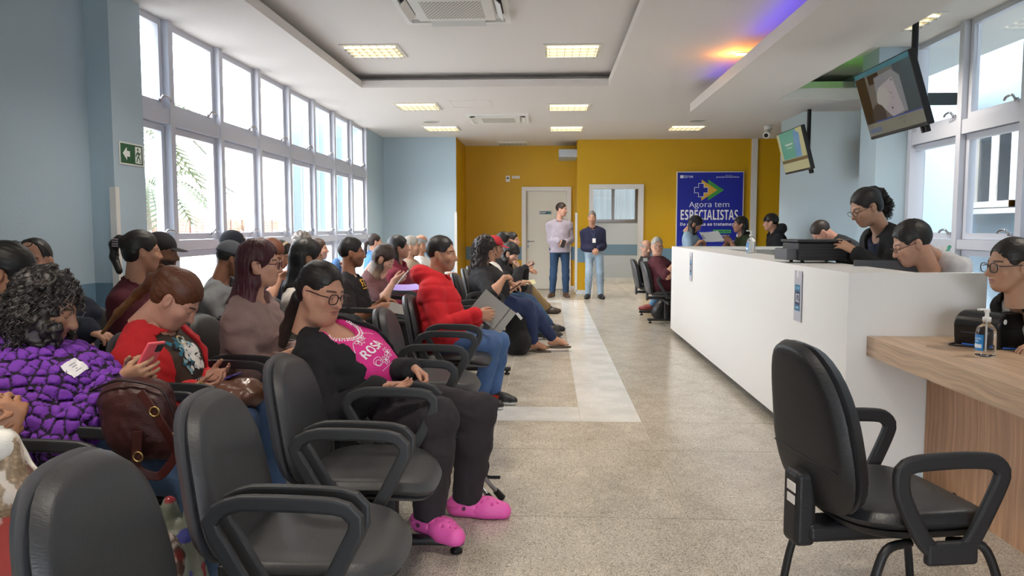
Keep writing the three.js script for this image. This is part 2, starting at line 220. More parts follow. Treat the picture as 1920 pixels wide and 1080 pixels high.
louvre(0.246, CT, -5.2, 'louvred light overhead, right of the cassette unit'); louvre(-1.892, CT, -5.2, 'louvred light overhead, left of the cassette unit'); louvre(0.28, CH, -1.6, 'louvred light above the viewer, on the right'); louvre(-1.88, CH, -1.6, 'louvred light above the viewer, on the left'); louvre(3.22, CT, -3.6, 'louvred light above the wooden desk');
louvre(1.1, 2.745, -16.6, 'louvred light inside the corridor, nearer the doorway'); louvre(1.9, 2.745, -17.6, 'louvred light inside the corridor, nearer its window');
const acGrille = (() => { const t = canvasTex(512, 512, (c, w, h) => { c.fillStyle = '#d9d7d1'; c.fillRect(0, 0, w, h); c.fillStyle = '#6e6a63'; for (let j = 0; j < 16; j++) for (let i = 0; i < 17; i++) { c.beginPath(); c.ellipse(i * 32 + (j % 2) * 16, j * 32 + 16, 10, 11, 0, 0, 7); c.fill(); } }); return mat(0xffffff, 0.6, { map: t }); })();
function cassette(x, y, z, label, open) {
  const t = thing('air_conditioner', label, 'air conditioner', [x, y, z]), s = 0.48;
  part(t, 'panel', [bx(-s, -0.035, -s, s, 0, -s + 0.05), bx(-s, -0.035, s - 0.05, s, 0, s), bx(-s, -0.035, -s + 0.05, -s + 0.05, 0, s - 0.05), bx(s - 0.05, -0.035, -s + 0.05, s, 0, s - 0.05), rb(0.7, 0.03, 0.7, 0.012, 0, -0.028, 0), bx(-s + 0.05, -0.006, -s + 0.05, s - 0.05, 0, s - 0.05)], M.plasticW);
  const g = new THREE.PlaneGeometry(0.52, 0.52); g.rotateX(Math.PI / 2); g.translate(0, -0.0445, 0); part(t, 'intake_grille', g, acGrille);
  for (let k = 0; k < 4; k++) { const f = rb(0.5, 0.008, 0.075, 0.003); f.rotateX(open ? 0.75 : 0.12); f.translate(0, open ? -0.045 : -0.03, 0.395); f.rotateY(k * Math.PI / 2); part(t, 'flap', f, M.plasticW); const q = bx(-0.25, -0.009, 0.36, 0.25, -0.007, 0.43); q.rotateY(k * Math.PI / 2); part(t, 'slot', q, M.gap); }
}
cassette(-0.83, CT, -6.75, 'cassette air conditioner in the raised tray with its flaps open', true); cassette(-0.80, CH, -12.35, 'cassette air conditioner flush in the ceiling beyond the tray', false);
{ const t = thing('access_hatch', 'square ceiling access hatch beyond the tray', 'hatch', [-1.1, CH, -10.96]); part(t, 'hatch_frame', [bx(-0.3, -0.006, -0.3, 0.3, 0, -0.28), bx(-0.3, -0.006, 0.28, 0.3, 0, 0.3), bx(-0.3, -0.006, -0.28, -0.28, 0, 0.28), bx(0.28, -0.006, -0.28, 0.3, 0, 0.28)], M.frameW); part(t, 'hatch_lid', bx(-0.272, -0.003, -0.272, 0.272, 0, 0.272), M.ceil); }
for (const [x, z, l] of [[-1.943, -12.73, 'round ceiling speaker near the left windows'], [2.413, -12.8, 'round ceiling speaker near the yellow wall']]) { const t = thing('ceiling_speaker', l, 'speaker', [x, CH, z]); part(t, 'rim', lathe([[0.145, 0], [0.145, -0.008], [0.13, -0.012], [0.13, 0]], 28), M.frameW); part(t, 'grille', lathe([[0, -0.009], [0.128, -0.007], [0.128, 0]], 28), mat(0xa9a7a2, 0.8)); }
{ const t = thing('security_camera', 'small white dome security camera on the ceiling', 'camera', [3.745, CH, -13.5]); part(t, 'base', lathe([[0, 0], [0.07, 0], [0.07, -0.06], [0.05, -0.075], [0, -0.075]]), M.plasticW); part(t, 'body', at(rod([0, 0, 0], [0, 0, 0.16], 0.055, 0.06, 16), 0, -0.11, -0.05, -0.4, 0.4), M.plasticW); part(t, 'lens', at(lathe([[0, 0.006], [0.035, 0.004], [0.035, 0]]), -0.06, -0.175, 0.085, -0.4, 1.95), M.dark); }
{ // coloured cove strips on the dropped frame, and the small warm spotlight
  const strip = (name, label, x0, z0, x1, z1, col, power) => { const t = thing(name, label, 'light strip', [0, 0, 0]); part(t, 'diffuser', bx(x0, 2.892, z0, x1, 2.904, z1), emit(col, 0.8)); const w = Math.abs(x1 - x0), d = Math.abs(z1 - z0), l = new THREE.RectAreaLight(col, power, w, d); l.position.set((x0 + x1) / 2, 2.908, (z0 + z1) / 2); l.rotation.x = Math.PI / 2; l.name = name + '_lamp'; scene.add(l); };
  strip('led_strip', 'violet cove light strip on the dropped frame', 1.86, -1.5, 1.90, -7.2, 0x5a3cff, 3.0); strip('led_strip', 'violet cove light strip at the far end of the dropped frame', 1.86, -8.3, 1.90, -9.2, 0x5a3cff, 1.6);
  strip('led_strip', 'green cove light strip inside the dropped frame opening', 2.7, -9.15, 3.7, -9.2, 0x68c23c, 2.2); strip('led_strip', 'green cove light strip along the dropped frame opening', 2.46, -5.5, 2.5, -8.9, 0x68c23c, 0.8);
  const t = thing('spotlight', 'small warm recessed spotlight glowing beside the dropped frame', 'spotlight', [1.93, CH, -7.97]); part(t, 'rim', [bx(-0.07, -0.006, -0.07, 0.07, 0, -0.055), bx(-0.07, -0.006, 0.055, 0.07, 0, 0.07), bx(-0.07, -0.006, -0.055, -0.055, 0, 0.055), bx(0.055, -0.006, -0.055, 0.07, 0, 0.055)], M.frameW); part(t, 'lens', bx(-0.054, -0.005, -0.054, 0.054, -0.001, 0.054), emit(0xffd08a, 4));
  const l = new THREE.PointLight(0xff9a3c, 0.28, 0, 2); l.position.set(1.85, CH - 0.075, -7.93); l.castShadow = true; l.name = 'spotlight_lamp'; scene.add(l);
}
// ---------------------------------------------------------------- reception counter and desk
{
  const t = thing('reception_counter', 'long white reception counter with a raised ledge', 'counter', [1.535, 0, -4.0]), D = -5.68;
  part(t, 'front_panel', bx(0, 0.07, 0, 0.03, 1.07, D), M.counter); part(t, 'ledge', bx(0, 1.07, 0, 0.36, 1.1, D), M.counter); part(t, 'end_panel', bx(0.03, 0.07, 0, 0.69, 1.07, -0.03), M.counter); part(t, 'end_ledge', bx(0.36, 1.07, 0, 0.69, 1.1, -0.05), M.counter);
  part(t, 'far_panel', bx(0.03, 0.07, D + 0.03, 1.7, 1.07, D), M.counter); part(t, 'far_ledge', bx(0.36, 1.07, D + 0.3, 1.7, 1.1, D), M.counter);
  part(t, 'inner_panel', bx(0.33, 0.07, -0.06, 0.36, 1.07, D + 0.05), M.counter); part(t, "worktop", bx(0.36, 0.72, -0.05, 0.72, 0.75, D + 0.03), M.counter); part(t, 'plinth', bx(0.08, 0, -0.02, 0.33, 0.07, D + 0.06), mat(0x55534f, 0.6));
  const d = thing('desk', 'light oak service desk beside the counter end', 'desk', [1.635, 0, -3.995]); { const dg = bx(0, 0.675, 0, 0.78, 0.775, 3.0), nn = dg.attributes.normal, uu = dg.attributes.uv; for (let i = 0; i < uu.count; i++) if (Math.abs(nn.getY(i)) > 0.5) uu.setXY(i, uu.getY(i), uu.getX(i)); part(d, 'desk_top', dg, M.wood); }; part(d, 'modesty_panel', bx(0.31, 0, 0, 0.34, 0.675, 2.9), M.woodPanel); part(d, 'side_panel', bx(0.34, 0, 2.85, 0.75, 0.675, 2.9), M.woodPanel); part(d, 'side_panel', bx(0.34, 0, 0, 0.75, 0.675, 0.03), M.woodPanel);
}
function sleeve(pos, txt, label) {
  const t = thing('counter_sign', label, 'sign', pos);
  part(t, 'plastic_sleeve', rb(0.004, 0.31, 0.135, 0.0015, -0.003, 0, 0), mat(0xc9cbd6, 0.2)); part(t, 'tape', bx(-0.0066, 0.115, -0.016, -0.0052, 0.155, 0.016), mat(0xe4e4e6, 0.3));
  const tx = canvasTex(256, 430, (c, w, h) => { c.fillStyle = '#1d2f52'; c.fillRect(0, 0, w, h); c.fillStyle = '#1f6f93'; c.fillRect(0, 0, w, 105); c.fillRect(0, 335, w, 95); c.fillStyle = '#9cc7d6'; c.font = 'italic bold 52px sans-serif'; c.textAlign = 'center'; c.fillText('GUICHÊ', w / 2, 72); c.fillStyle = '#f4f4f4'; c.font = '190px sans-serif'; c.fillText(txt, w / 2, 285); c.fillStyle = '#d8e6ee'; for (let i = 0; i < 4; i++) c.fillRect(56 + i * 38, 365, 22, 26); });
  const g = new THREE.PlaneGeometry(0.095, 0.16); g.rotateY(-Math.PI / 2); g.translate(-0.0062, -0.01, -0.0); part(t, 'print', g, mat(0xffffff, 0.5, { map: tx }));
}
sleeve([1.532, 0.912, -4.775], '02', 'plastic sleeve sign reading 02 on the counter front'); sleeve([1.532, 0.912, -8.339], '01', 'plastic sleeve sign reading 01 near the counter far corner');
// ---------------------------------------------------------------- things on counter and desk
M.clearP = new THREE.MeshPhysicalMaterial({ color: 0xffffff, roughness: 0.06, transmission: 1, thickness: 0.05, ior: 1.33, attenuationColor: new THREE.Color(0xe8f2f6), attenuationDistance: 0.3 });
function sanitizer(pos, turn, label) {
  const t = thing('sanitizer_bottle', label, 'bottle', pos, turn);
  part(t, 'bottle', lathe([[0, 0], [0.036, 0], [0.04, 0.006], [0.04, 0.1], [0.036, 0.122], [0.02, 0.138], [0.014, 0.143], [0.014, 0.15], [0, 0.15]], 28), M.clearP);
  const tx = canvasTex(128, 200, (c, w, h) => { c.fillStyle = '#2f86c9'; c.fillRect(0, 0, w, h); c.fillStyle = '#e8f2fa'; c.font = 'bold 26px sans-serif'; c.textAlign = 'center'; c.fillText('ÁLCOOL', 64, 60); c.fillText('GEL', 64, 92); c.fillRect(14, 120, 100, 46); });
  const lab = new THREE.CylinderGeometry(0.0408, 0.0408, 0.07, 20, 1, true, -2.4, 1.5); lab.translate(0, 0.06, 0); part(t, 'bottle_label', lab, mat(0xffffff, 0.4, { map: tx, side: THREE.DoubleSide }));
  part(t, 'collar', lathe([[0, 0.15], [0.017, 0.15], [0.017, 0.168], [0.008, 0.172], [0.008, 0.19], [0, 0.19]], 20), M.plasticW); part(t, 'pump', [rod([0, 0.19, 0], [0, 0.202, 0], 0.012), rb(0.055, 0.009, 0.016, 0.004, -0.018, 0.202, 0), rod([0, 0.02, 0], [0, 0.15, 0], 0.003)], M.plasticW);
}
sanitizer([1.894, 0.776, -3.395], 0.2, 'clear pump sanitizer bottle on the oak desk'); sanitizer([1.812, 1.101, -6.989], 0.1, 'clear pump sanitizer bottle on the white counter ledge');
{ // label printer on the desk
  const p = [2.092, 0.776, -3.743], t = thing('label_printer', 'black label printer on the oak desk', 'printer', [p[0] + 0.02, 0.776, p[2] + 0.02], 0.5);
  const s = new THREE.Shape(); s.moveTo(-0.12, 0); s.lineTo(0.12, 0); s.lineTo(0.12, 0.1); s.quadraticCurveTo(0.115, 0.135, 0.06, 0.14); s.lineTo(-0.07, 0.14); s.quadraticCurveTo(-0.12, 0.13, -0.13, 0.085); s.lineTo(-0.125, 0.03); s.lineTo(-0.12, 0);
  const g = new THREE.ExtrudeGeometry(s, { depth: 0.2, bevelEnabled: true, bevelSize: 0.01, bevelThickness: 0.01, bevelSegments: 2 }); g.translate(0, 0.01, -0.1); part(t, 'case', g, mat(0x161718, 0.3)); part(t, 'exit_slot', bx(-0.142, 0.06, -0.07, -0.125, 0.067, 0.07), M.gap); part(t, 'lid_seam', bx(-0.125, 0.088, -0.112, 0.125, 0.091, 0.112), M.dark); part(t, 'lid_window', rb(0.1, 0.006, 0.12, 0.003, 0, 0.160, 0), mat(0x303336, 0.1)); part(t, 'button', at(lathe([[0, 0.003], [0.012, 0.002], [0.012, 0]]), -0.1, 0.125, 0.111, 0, 1.57), M.plasticW);
  const q = p; one('power_cable', 'dark cable looping in front of the label printer', 'cable', tube([[q[0] - 0.02, 0.781, q[2] + 0.16], [q[0] - 0.14, 0.781, q[2] + 0.12], [q[0] - 0.2, 0.781, q[2] + 0.05], [q[0] - 0.1, 0.781, q[2] - 0.02], [q[0] - 0.04, 0.79, q[2]]], 0.004), mat(0x23242e, 0.5)); one('data_cable', 'blue network cable along the desk behind the sanitizer', 'cable', tube([[q[0] - 0.13, 0.781, q[2] + 0.03], [q[0] - 0.02, 0.781, q[2] + 0.16], [q[0] + 0.12, 0.781, q[2] + 0.2], [q[0] + 0.3, 0.781, q[2] + 0.16]], 0.0045), mat(0x2b6fd0, 0.45));
}
{ // receipt printer cluster and monitor inside the counter
  const t = thing('office_printer', 'black ridged printer on the counter ledge beside the standing woman', 'printer', [1.755, 1.101, -5.22], 0.05);
  part(t, 'case', [rb(0.33, 0.12, 0.30, 0.012, 0.02, 0.075, 0)], mat(0x17181a, 0.45)); for (let k = 0; k < 4; k++) part(t, 'ridge', bx(-0.13, 0.05 + 0.02 * k, 0.146, 0.17, 0.056 + 0.02 * k, 0.1535), mat(0x2c2d31, 0.4)); part(t, 'lid', rb(0.35, 0.018, 0.32, 0.006, 0.02, 0.143, 0), mat(0x222326, 0.4)); part(t, 'paper_tray', rb(0.07, 0.075, 0.24, 0.008, -0.175, 0.055, 0), mat(0x55565a, 0.5)); for (const [a, b] of [[-0.1, 0.1], [0.14, 0.1], [-0.1, -0.1], [0.14, -0.1]]) part(t, 'foot', rod([a, 0, b], [a, 0.017, b], 0.012), M.dark);
  const m = thing('laptop', 'grey laptop screen seen from behind inside the counter', 'laptop', [1.99, 0.75, -4.62], -0.4); part(m, 'screen', at(rb(0.36, 0.24, 0.012, 0.006), 0, 0.27, 0, 0, -0.2), mat(0x4b4d52, 0.4)); part(m, 'stand', [rb(0.2, 0.012, 0.16, 0.005, 0, 0.006, -0.02), rod([0, 0.01, 0], [0, 0.2, 0], 0.015)], M.plasticK);
}
// ---------------------------------------------------------------- hanging screens
function tv(corners, poleX, poleZ, top, label, tex) {   // corners: screen centre, normal yaw, tilt
  const [c, w, h, yaw, tilt, roll] = corners, t = thing('television', label, 'television', c, 0); const q = new THREE.Group();
  const put = (g) => at(g, 0, 0, 0, yaw, tilt, roll);
  part(t, 'screen_case', put(rb(w, h, 0.05, 0.008, 0, 0, -0.03)), M.plasticK); const p = new THREE.PlaneGeometry(w - 0.02, h - 0.035); p.translate(0, 0.008, -0.0042); part(t, 'screen', put(p), new THREE.MeshStandardMaterial({ color: 0x050505, roughness: 0.18, emissive: 0xffffff, emissiveMap: tex, emissiveIntensity: 0.26 }));
  part(t, 'mount', [put(rb(0.14, 0.2, 0.05, 0.006, 0, 0, -0.08)), put(bx(-0.02, -0.02, -0.2, 0.02, 0.02, -0.1))], M.dark); const b = V(0, 0, -0.2).applyEuler(new THREE.Euler(tilt, yaw, roll, 'YXZ'));
  part(t, 'ceiling_pole', rod([b.x, b.y - 0.12, b.z], [b.x, top - c[1], b.z], 0.024), M.dark); for (const k of [0.32, 0.38]) part(t, 'cable_plug', put(rb(0.03, 0.06, 0.03, 0.004, w * k, -h / 2 - 0.02, -0.05)), M.dark);
}
const scr1 = canvasTex(640, 480, (c, w, h) => {
  c.fillStyle = '#33464c'; c.fillRect(0, 0, w, h); c.fillStyle = '#2f7f8c'; c.fillRect(0, 0, w, 34); c.fillStyle = '#1c1207'; c.fillRect(0, 34, 120, 350); c.fillStyle = '#6d6b66'; c.fillRect(120, 34, 330, 350);
  c.fillStyle = '#241a10'; c.fillRect(150, 40, 130, 70); c.fillStyle = '#8d8f92'; c.beginPath(); c.moveTo(220, 70); c.lineTo(430, 60); c.lineTo(500, 120); c.lineTo(500, 370); c.lineTo(330, 380); c.lineTo(200, 220); c.fill(); c.fillStyle = '#b7aeb2'; c.beginPath(); c.moveTo(240, 150); c.lineTo(420, 110); c.lineTo(460, 360); c.lineTo(330, 384); c.lineTo(190, 240); c.fill(); c.fillStyle = '#bdb9b2'; c.beginPath(); c.ellipse(270, 230, 70, 80, 0.4, 0, 7); c.fill(); c.fillStyle = '#3f3a38'; c.beginPath(); c.ellipse(180, 350, 80, 90, 0.3, 0, 7); c.fill(); c.fillStyle = '#2a2224'; for (const [x, y, r] of [[345, 320, 8], [372, 215, 5], [350, 200, 3], [405, 130, 6], [378, 250, 3]]) { c.beginPath(); c.arc(x, y, r, 0, 7); c.fill(); }
  c.fillStyle = '#2c4aa0'; c.fillRect(120, 380, 520, 8); c.fillStyle = '#8b8a7c'; c.fillRect(0, 388, w, 92); c.fillStyle = '#3a66a8'; c.font = 'bold 46px sans-serif'; c.fillText('000025', 14, 458); c.fillStyle = '#55584f'; c.font = '22px sans-serif'; c.fillText('SENHA', 14, 412); c.fillText('GUICHÊ', 380, 412); c.font = '44px sans-serif'; c.fillText('1', 416, 458);
});
const scr2 = canvasTex(640, 480, (c, w, h) => { c.fillStyle = '#c9c79a'; c.fillRect(0, 0, w, h); c.fillStyle = '#4fae9c'; c.fillRect(60, 0, 430, 330); c.fillStyle = '#5f9fd0'; c.beginPath(); c.moveTo(430, 0); c.lineTo(560, 60); c.lineTo(520, 330); c.lineTo(380, 330); c.fill(); c.fillStyle = '#d9ead8'; c.fillRect(170, 150, 190, 16); c.fillRect(200, 195, 130, 8); c.fillStyle = '#6b5a3a'; c.fillRect(0, 335, w, 40); });
tv([[2.6, 2.32, -6.14], 0.97, 0.55, -1.5708, 0.30, 0.0], 0, 0, 3.24, 'hanging television showing papers and a queue number, the nearer screen', scr1);
tv([[3.0, 2.27, -9.74], 0.98, 0.53, -1.5708, 0.26, 0.0], 0, 0, 2.79, 'hanging television showing a teal slide, the farther screen', scr2);
// ---------------------------------------------------------------- signs, poster, wall plates
{
  const x0 = 2.515, x1 = 3.821, y1 = 2.43, y0 = 0.55, w = x1 - x0, h = y1 - y0, t = thing('poster_board', 'large blue poster board reading Agora tem especialistas', 'poster', [(x0 + x1) / 2, 0, -15.43]);
  part(t, 'board', bx(-w / 2, y0, 0, w / 2, y1, 0.05), M.plasticW); part(t, 'stand', bx(-w / 2 + 0.1, 0, 0.005, w / 2 - 0.1, y0, 0.04), M.plasticW);
  const tex = canvasTex(1024, Math.round(1024 * h / w), (c, W, H) => {
    c.fillStyle = '#14239c'; c.fillRect(0, 0, W, H); c.lineJoin = 'miter';
    c.fillStyle = '#e9ecf5'; c.fillRect(40, 44, 50, 46); c.fillStyle = '#14239c'; c.font = 'bold 34px sans-serif'; c.fillText('✓', 50, 80); c.fillStyle = '#e9ecf5'; c.font = 'bold 22px sans-serif'; c.fillText('Disque', 94, 62); c.fillText('Saúde', 94, 86); c.font = 'bold 46px sans-serif'; c.fillText('136', 166, 84);
    c.font = '18px sans-serif'; c.fillText('Saiba mais em', 740, 54); c.font = 'bold 25px sans-serif'; c.fillText('gov.br/agoratemespecialistas', 604, 82);
    const tri = (x, y, ww, hh, col) => { c.fillStyle = col; c.beginPath(); c.moveTo(x, y); c.lineTo(x + ww, y + hh / 2); c.lineTo(x, y + hh); c.fill(); }; tri(478, 112, 250, 330, '#3f9a46'); tri(376, 112, 250, 330, '#e0b13c');
    const cross = (k) => { c.beginPath(); const a = 105 + k, b = 42 + k; const X = 372, Y = 276; c.moveTo(X - b, Y - a); c.lineTo(X + b, Y - a); c.lineTo(X + b, Y - b); c.lineTo(X + a, Y - b); c.lineTo(X + a, Y + b); c.lineTo(X + b, Y + b); c.lineTo(X + b, Y + a); c.lineTo(X - b, Y + a); c.lineTo(X - b, Y + b); c.lineTo(X - a, Y + b); c.lineTo(X - a, Y - b); c.lineTo(X - b, Y - b); c.closePath(); }; cross(0); c.fillStyle = '#14239c'; c.fill(); c.lineWidth = 8; c.strokeStyle = '#eef0f6'; c.stroke();
    const fit = (s, font, px, x, y, width, sy = 1) => { c.save(); c.font = font.replace('$', px); const m = c.measureText(s).width; c.translate(x, y); c.scale(width / m, sy); c.fillText(s, 0, 0); c.restore(); };
    c.fillStyle = '#eef0f4'; fit('Agora tem', '$px sans-serif', 110, 186, 540, 640); c.fillStyle = '#f0f0ee'; fit('ESPECIALISTAS', 'bold $px sans-serif', 150, 45, 740, 915, 1.45); fit('Da consulta ao tratamento', 'bold $px sans-serif', 66, 46, 832, 930);
    c.strokeStyle = '#3b62c8'; c.lineWidth = 4; c.strokeRect(50, 920, 370, 210); c.strokeRect(470, 920, 500, 210); c.fillStyle = '#4cae5a'; c.fillRect(570, 895, 280, 56); c.fillRect(100, 895, 200, 56); c.fillStyle = '#14306c'; fit('AGORA TEM', 'bold $px sans-serif', 40, 596, 938, 230);
    c.fillStyle = '#e6e3d2'; fit('Especialistas', 'bold $px sans-serif', 38, 600, 1000, 230); fit('atendendo nos', 'bold $px sans-serif', 38, 560, 1044, 300); fit('fins de semana e à noite', 'bold $px sans-serif', 38, 520, 1088, 390);
  });
  const g = new THREE.PlaneGeometry(w - 0.03, h - 0.03); g.translate(0, (y0 + y1) / 2, 0.0515); part(t, 'print', g, mat(0xffffff, 0.5, { map: tex }));
}
{
  const t = thing('exit_sign', 'green emergency exit sign with arrow and running figure', 'sign', [-3.199, 1.89, -5.8]); part(t, 'plate', rb(0.006, 0.17, 0.34, 0.002, 0.003, 0, 0), M.plasticW);
  const tex = canvasTex(512, 256, (c, w, h) => { c.fillStyle = '#e8ebe6'; c.fillRect(0, 0, w, h); c.fillStyle = '#1d5a34'; c.fillRect(14, 14, w - 28, h - 28); c.fillStyle = '#eef2ee'; c.beginPath(); c.moveTo(60, 128); c.lineTo(150, 50); c.lineTo(150, 95); c.lineTo(215, 95); c.lineTo(215, 161); c.lineTo(150, 161); c.lineTo(150, 206); c.fill(); c.fillRect(330, 30, 140, 196); c.strokeStyle = '#1d5a34'; c.fillStyle = '#1d5a34'; c.lineWidth = 20; c.lineCap = 'round'; c.beginPath(); c.arc(392, 62, 17, 0, 7); c.fill(); c.beginPath(); c.moveTo(396, 92); c.lineTo(404, 140); c.lineTo(376, 170); c.lineTo(366, 206); c.moveTo(404, 140); c.lineTo(430, 172); c.lineTo(438, 208); c.moveTo(396, 96); c.lineTo(364, 112); c.lineTo(350, 140); c.moveTo(398, 98); c.lineTo(430, 118); c.lineTo(446, 100); c.stroke(); });
  const g = new THREE.PlaneGeometry(0.33, 0.165); g.rotateY(Math.PI / 2); g.translate(0.0066, 0, 0); part(t, 'print', g, mat(0xffffff, 0.5, { map: tex }));
}
{ const p1 = [-0.879, 2.374, -16.5], t = thing('wall_control', 'small white control plate on the yellow wall', 'control', [p1[0], p1[1], -16.549]); part(t, 'plate', rb(0.09, 0.13, 0.02, 0.005), M.plasticW); part(t, 'display', bx(-0.025, 0, 0.009, 0.025, 0.03, 0.011), M.gap); const p2 = [-0.708, 2.407, -16.5], u = thing('wall_socket', 'narrow white socket strip on the yellow wall', 'socket', [p2[0], p2[1], -16.549]); part(u, 'plate', rb(0.17, 0.055, 0.02, 0.005), M.plasticW); for (let k = -1; k < 2; k++) part(u, 'outlet', bx(k * 0.045 - 0.008, -0.008, 0.009, k * 0.045 + 0.008, 0.008, 0.0115), M.louvre); const p3 = [3.766, 2.406, -9.5]; const v = thing('wall_switch', 'small white switch plate on the grey wall', 'switch', [3.815, p3[1], -9.45]); part(v, 'plate', rb(0.02, 0.12, 0.08, 0.004), M.plasticW); part(v, 'rocker', bx(-0.012, -0.02, -0.012, -0.009, 0.02, 0.012), M.frameW); }
// ---------------------------------------------------------------- outdoors
{
  const grassT = dataTex(256, (u, v, i, j) => { const k = (h3(i, j, 31) - 0.5) * 0.25 + (wrapNoise(u, v, 12, 3) - 0.5) * 0.2; return [0.34 + k * 0.6, 0.38 + k * 0.6, 0.2 + k * 0.4]; }, true, 0.5), dirtT = dataTex(256, (u, v, i, j) => { const k = (h3(i, j, 33) - 0.5) * 0.22 + (wrapNoise(u, v, 14, 4) - 0.5) * 0.35; return [0.45 + k * 0.6, 0.375 + k * 0.6, 0.28 + k * 0.5]; }, true, 0.16);
  const g = struct('ground_outside', 'paved ground outside the windows'); part(g, 'paving', bx(-18, -0.4, 12, -3.6, -0.12, -150), mat(0x8d8a84, 0.8)); part(g, 'lawn', bx(-21.5, -0.4, 30, -18, -0.1, -150), mat(0xffffff, 0.9, { map: grassT })); part(g, 'red_path', bx(-28, -0.4, 30, -21.5, -0.11, -150), mat(0x7a5a4a, 0.9)); part(g, 'forecourt', bx(-3.6, -0.4, 14, 12, -0.12, 5.0), mat(0x8d8a84, 0.8)); part(g, 'courtyard', bx(4.02, -0.4, 6, 12, -0.12, -12.9), mat(0xc9c9c4, 0.8));
  const hill = new THREE.PlaneGeometry(160, 260, 50, 60); hill.rotateX(-Math.PI / 2); const hp = hill.attributes.position; for (let i = 0; i < hp.count; i++) { const x = hp.getX(i) - 107.5, z = hp.getZ(i) - 110; const d = clamp((-28 - x) / 50, 0, 1); hp.setXYZ(i, x, -0.12 + d * 5.3 + 0.3 * noise(x * 0.15, 2, z * 0.15) * Math.min(1, d * 8), z); } hill.computeVertexNormals(); part(g, 'dry_field', uvm(hill), mat(0xffffff, 0.95, { map: dirtT }));
  const wing = struct('wall_wing', 'pale blue wing of the building outside the left windows'); part(wing, 'wall_face', bx(-5.0, -0.2, -14.6, -3.6, 5.5, -14.9), M.outer); for (let k = 0; k < 8; k++) part(wing, 'cladding_joint', bx(-4.9 + k * 0.17, -0.2, -14.597, -4.885 + k * 0.17, 5.5, -14.59), mat(0xa4bfcb, 0.7));
  const cy = struct('wall_courtyard', 'pale blue wall across the courtyard on the right'); const y0 = 1.66, y1 = 3.1, za = -13.65, zb = -12.3;
  part(cy, 'wall_face', [bx(7.2, -0.2, 6, 7.4, y0, -16), bx(7.2, y1, 6, 7.4, 7.5, -16), bx(7.2, y0, za, 7.4, y1, -16), bx(7.2, y0, 6, 7.4, y1, zb)], M.court); part(cy, 'window_frame', [bx(7.16, y0, za, 7.3, y0 + 0.1, zb), bx(7.16, y1 - 0.1, za, 7.3, y1, zb), bx(7.16, y0, za, 7.3, y1, za + 0.1), bx(7.16, y0, zb - 0.1, 7.3, y1, zb), bx(7.2, y0, (za + zb) / 2 - 0.04, 7.28, y1, (za + zb) / 2 + 0.04)], M.frameW); part(cy, 'window_sill', bx(7.08, y0 - 0.1, za - 0.05, 7.3, y0 - 0.02, zb + 0.05), M.frameW); part(cy, 'pane', bx(7.24, y0 + 0.1, za + 0.1, 7.246, y1 - 0.1, zb - 0.1), M.glass); part(cy, 'room_behind', [bx(8.6, 0, za - 1, 8.7, 3.6, zb + 1), bx(7.4, 3.4, za - 1, 8.6, 3.5, zb + 1), bx(7.4, 0.9, za - 1, 8.6, 1.0, zb + 1), bx(7.4, 0.9, za - 1, 8.7, 3.5, za - 1.1), bx(7.4, 0.9, zb + 1, 8.7, 3.5, zb + 1.1)], M.corridor);
  const fence = thing('mesh_fence', 'rust coloured wire mesh fence beyond the lawn', 'fence', [-27.5, 0, -38]), wires = []; M.rust = mat(0x5a2c20, 0.8); for (let k = 0; k < 25; k++) part(fence, 'post', bx(-0.04, -0.15, -k * 2.5, 0.04, 2.05, 0.08 - k * 2.5), M.rust); for (let k = 0; k < 9; k++) part(fence, 'rail', bx(-0.015, 0.05 + k * 0.24, 0, 0.015, 0.08 + k * 0.24, -60), M.rust); for (let k = 0; k < 300; k++) wires.push(bx(-0.012, -0.1, -k * 0.2, 0.012, 2.0, 0.024 - k * 0.2)); const wi = part(fence, 'wires', wires, M.rust); wi.userData.kind = 'stuff';
  const lp = thing('street_lamp', 'tall curved street lamp outside the left windows', 'street lamp', [-13.6, -0.12, -30]); part(lp, 'pole', tube([[0, 0, 0], [0, 2.8, 0], [-0.05, 4.6, 0], [-0.45, 5.7, 0], [-0.9, 6.1, 0]], 0.08), M.steel); part(lp, 'lamp_head', rb(0.7, 0.12, 0.3, 0.03, -1.1, 6.15, 0), M.steel);
  for (const [p, l] of [[[-13.2, -0.12, -28], 'slim white pole outside, left of the street lamp'], [[-13.2, -0.12, -33], 'slim white pole outside, right of the street lamp']]) one('flag_pole', l, 'pole', rod([0, 0, 0], [0, 2.7, 0], 0.05), M.frameW, p);
  // palms and dry shrubs
  M.frond = new THREE.MeshPhysicalMaterial({ color: 0x4d5d42, roughness: 0.9, transmission: 0.3, thickness: 0, side: THREE.DoubleSide }); M.trunk = mat(0x6f675b, 0.9); M.shrub = new THREE.MeshPhysicalMaterial({ color: 0x5f4f38, roughness: 0.95, transmission: 0.3, thickness: 0, side: THREE.DoubleSide });
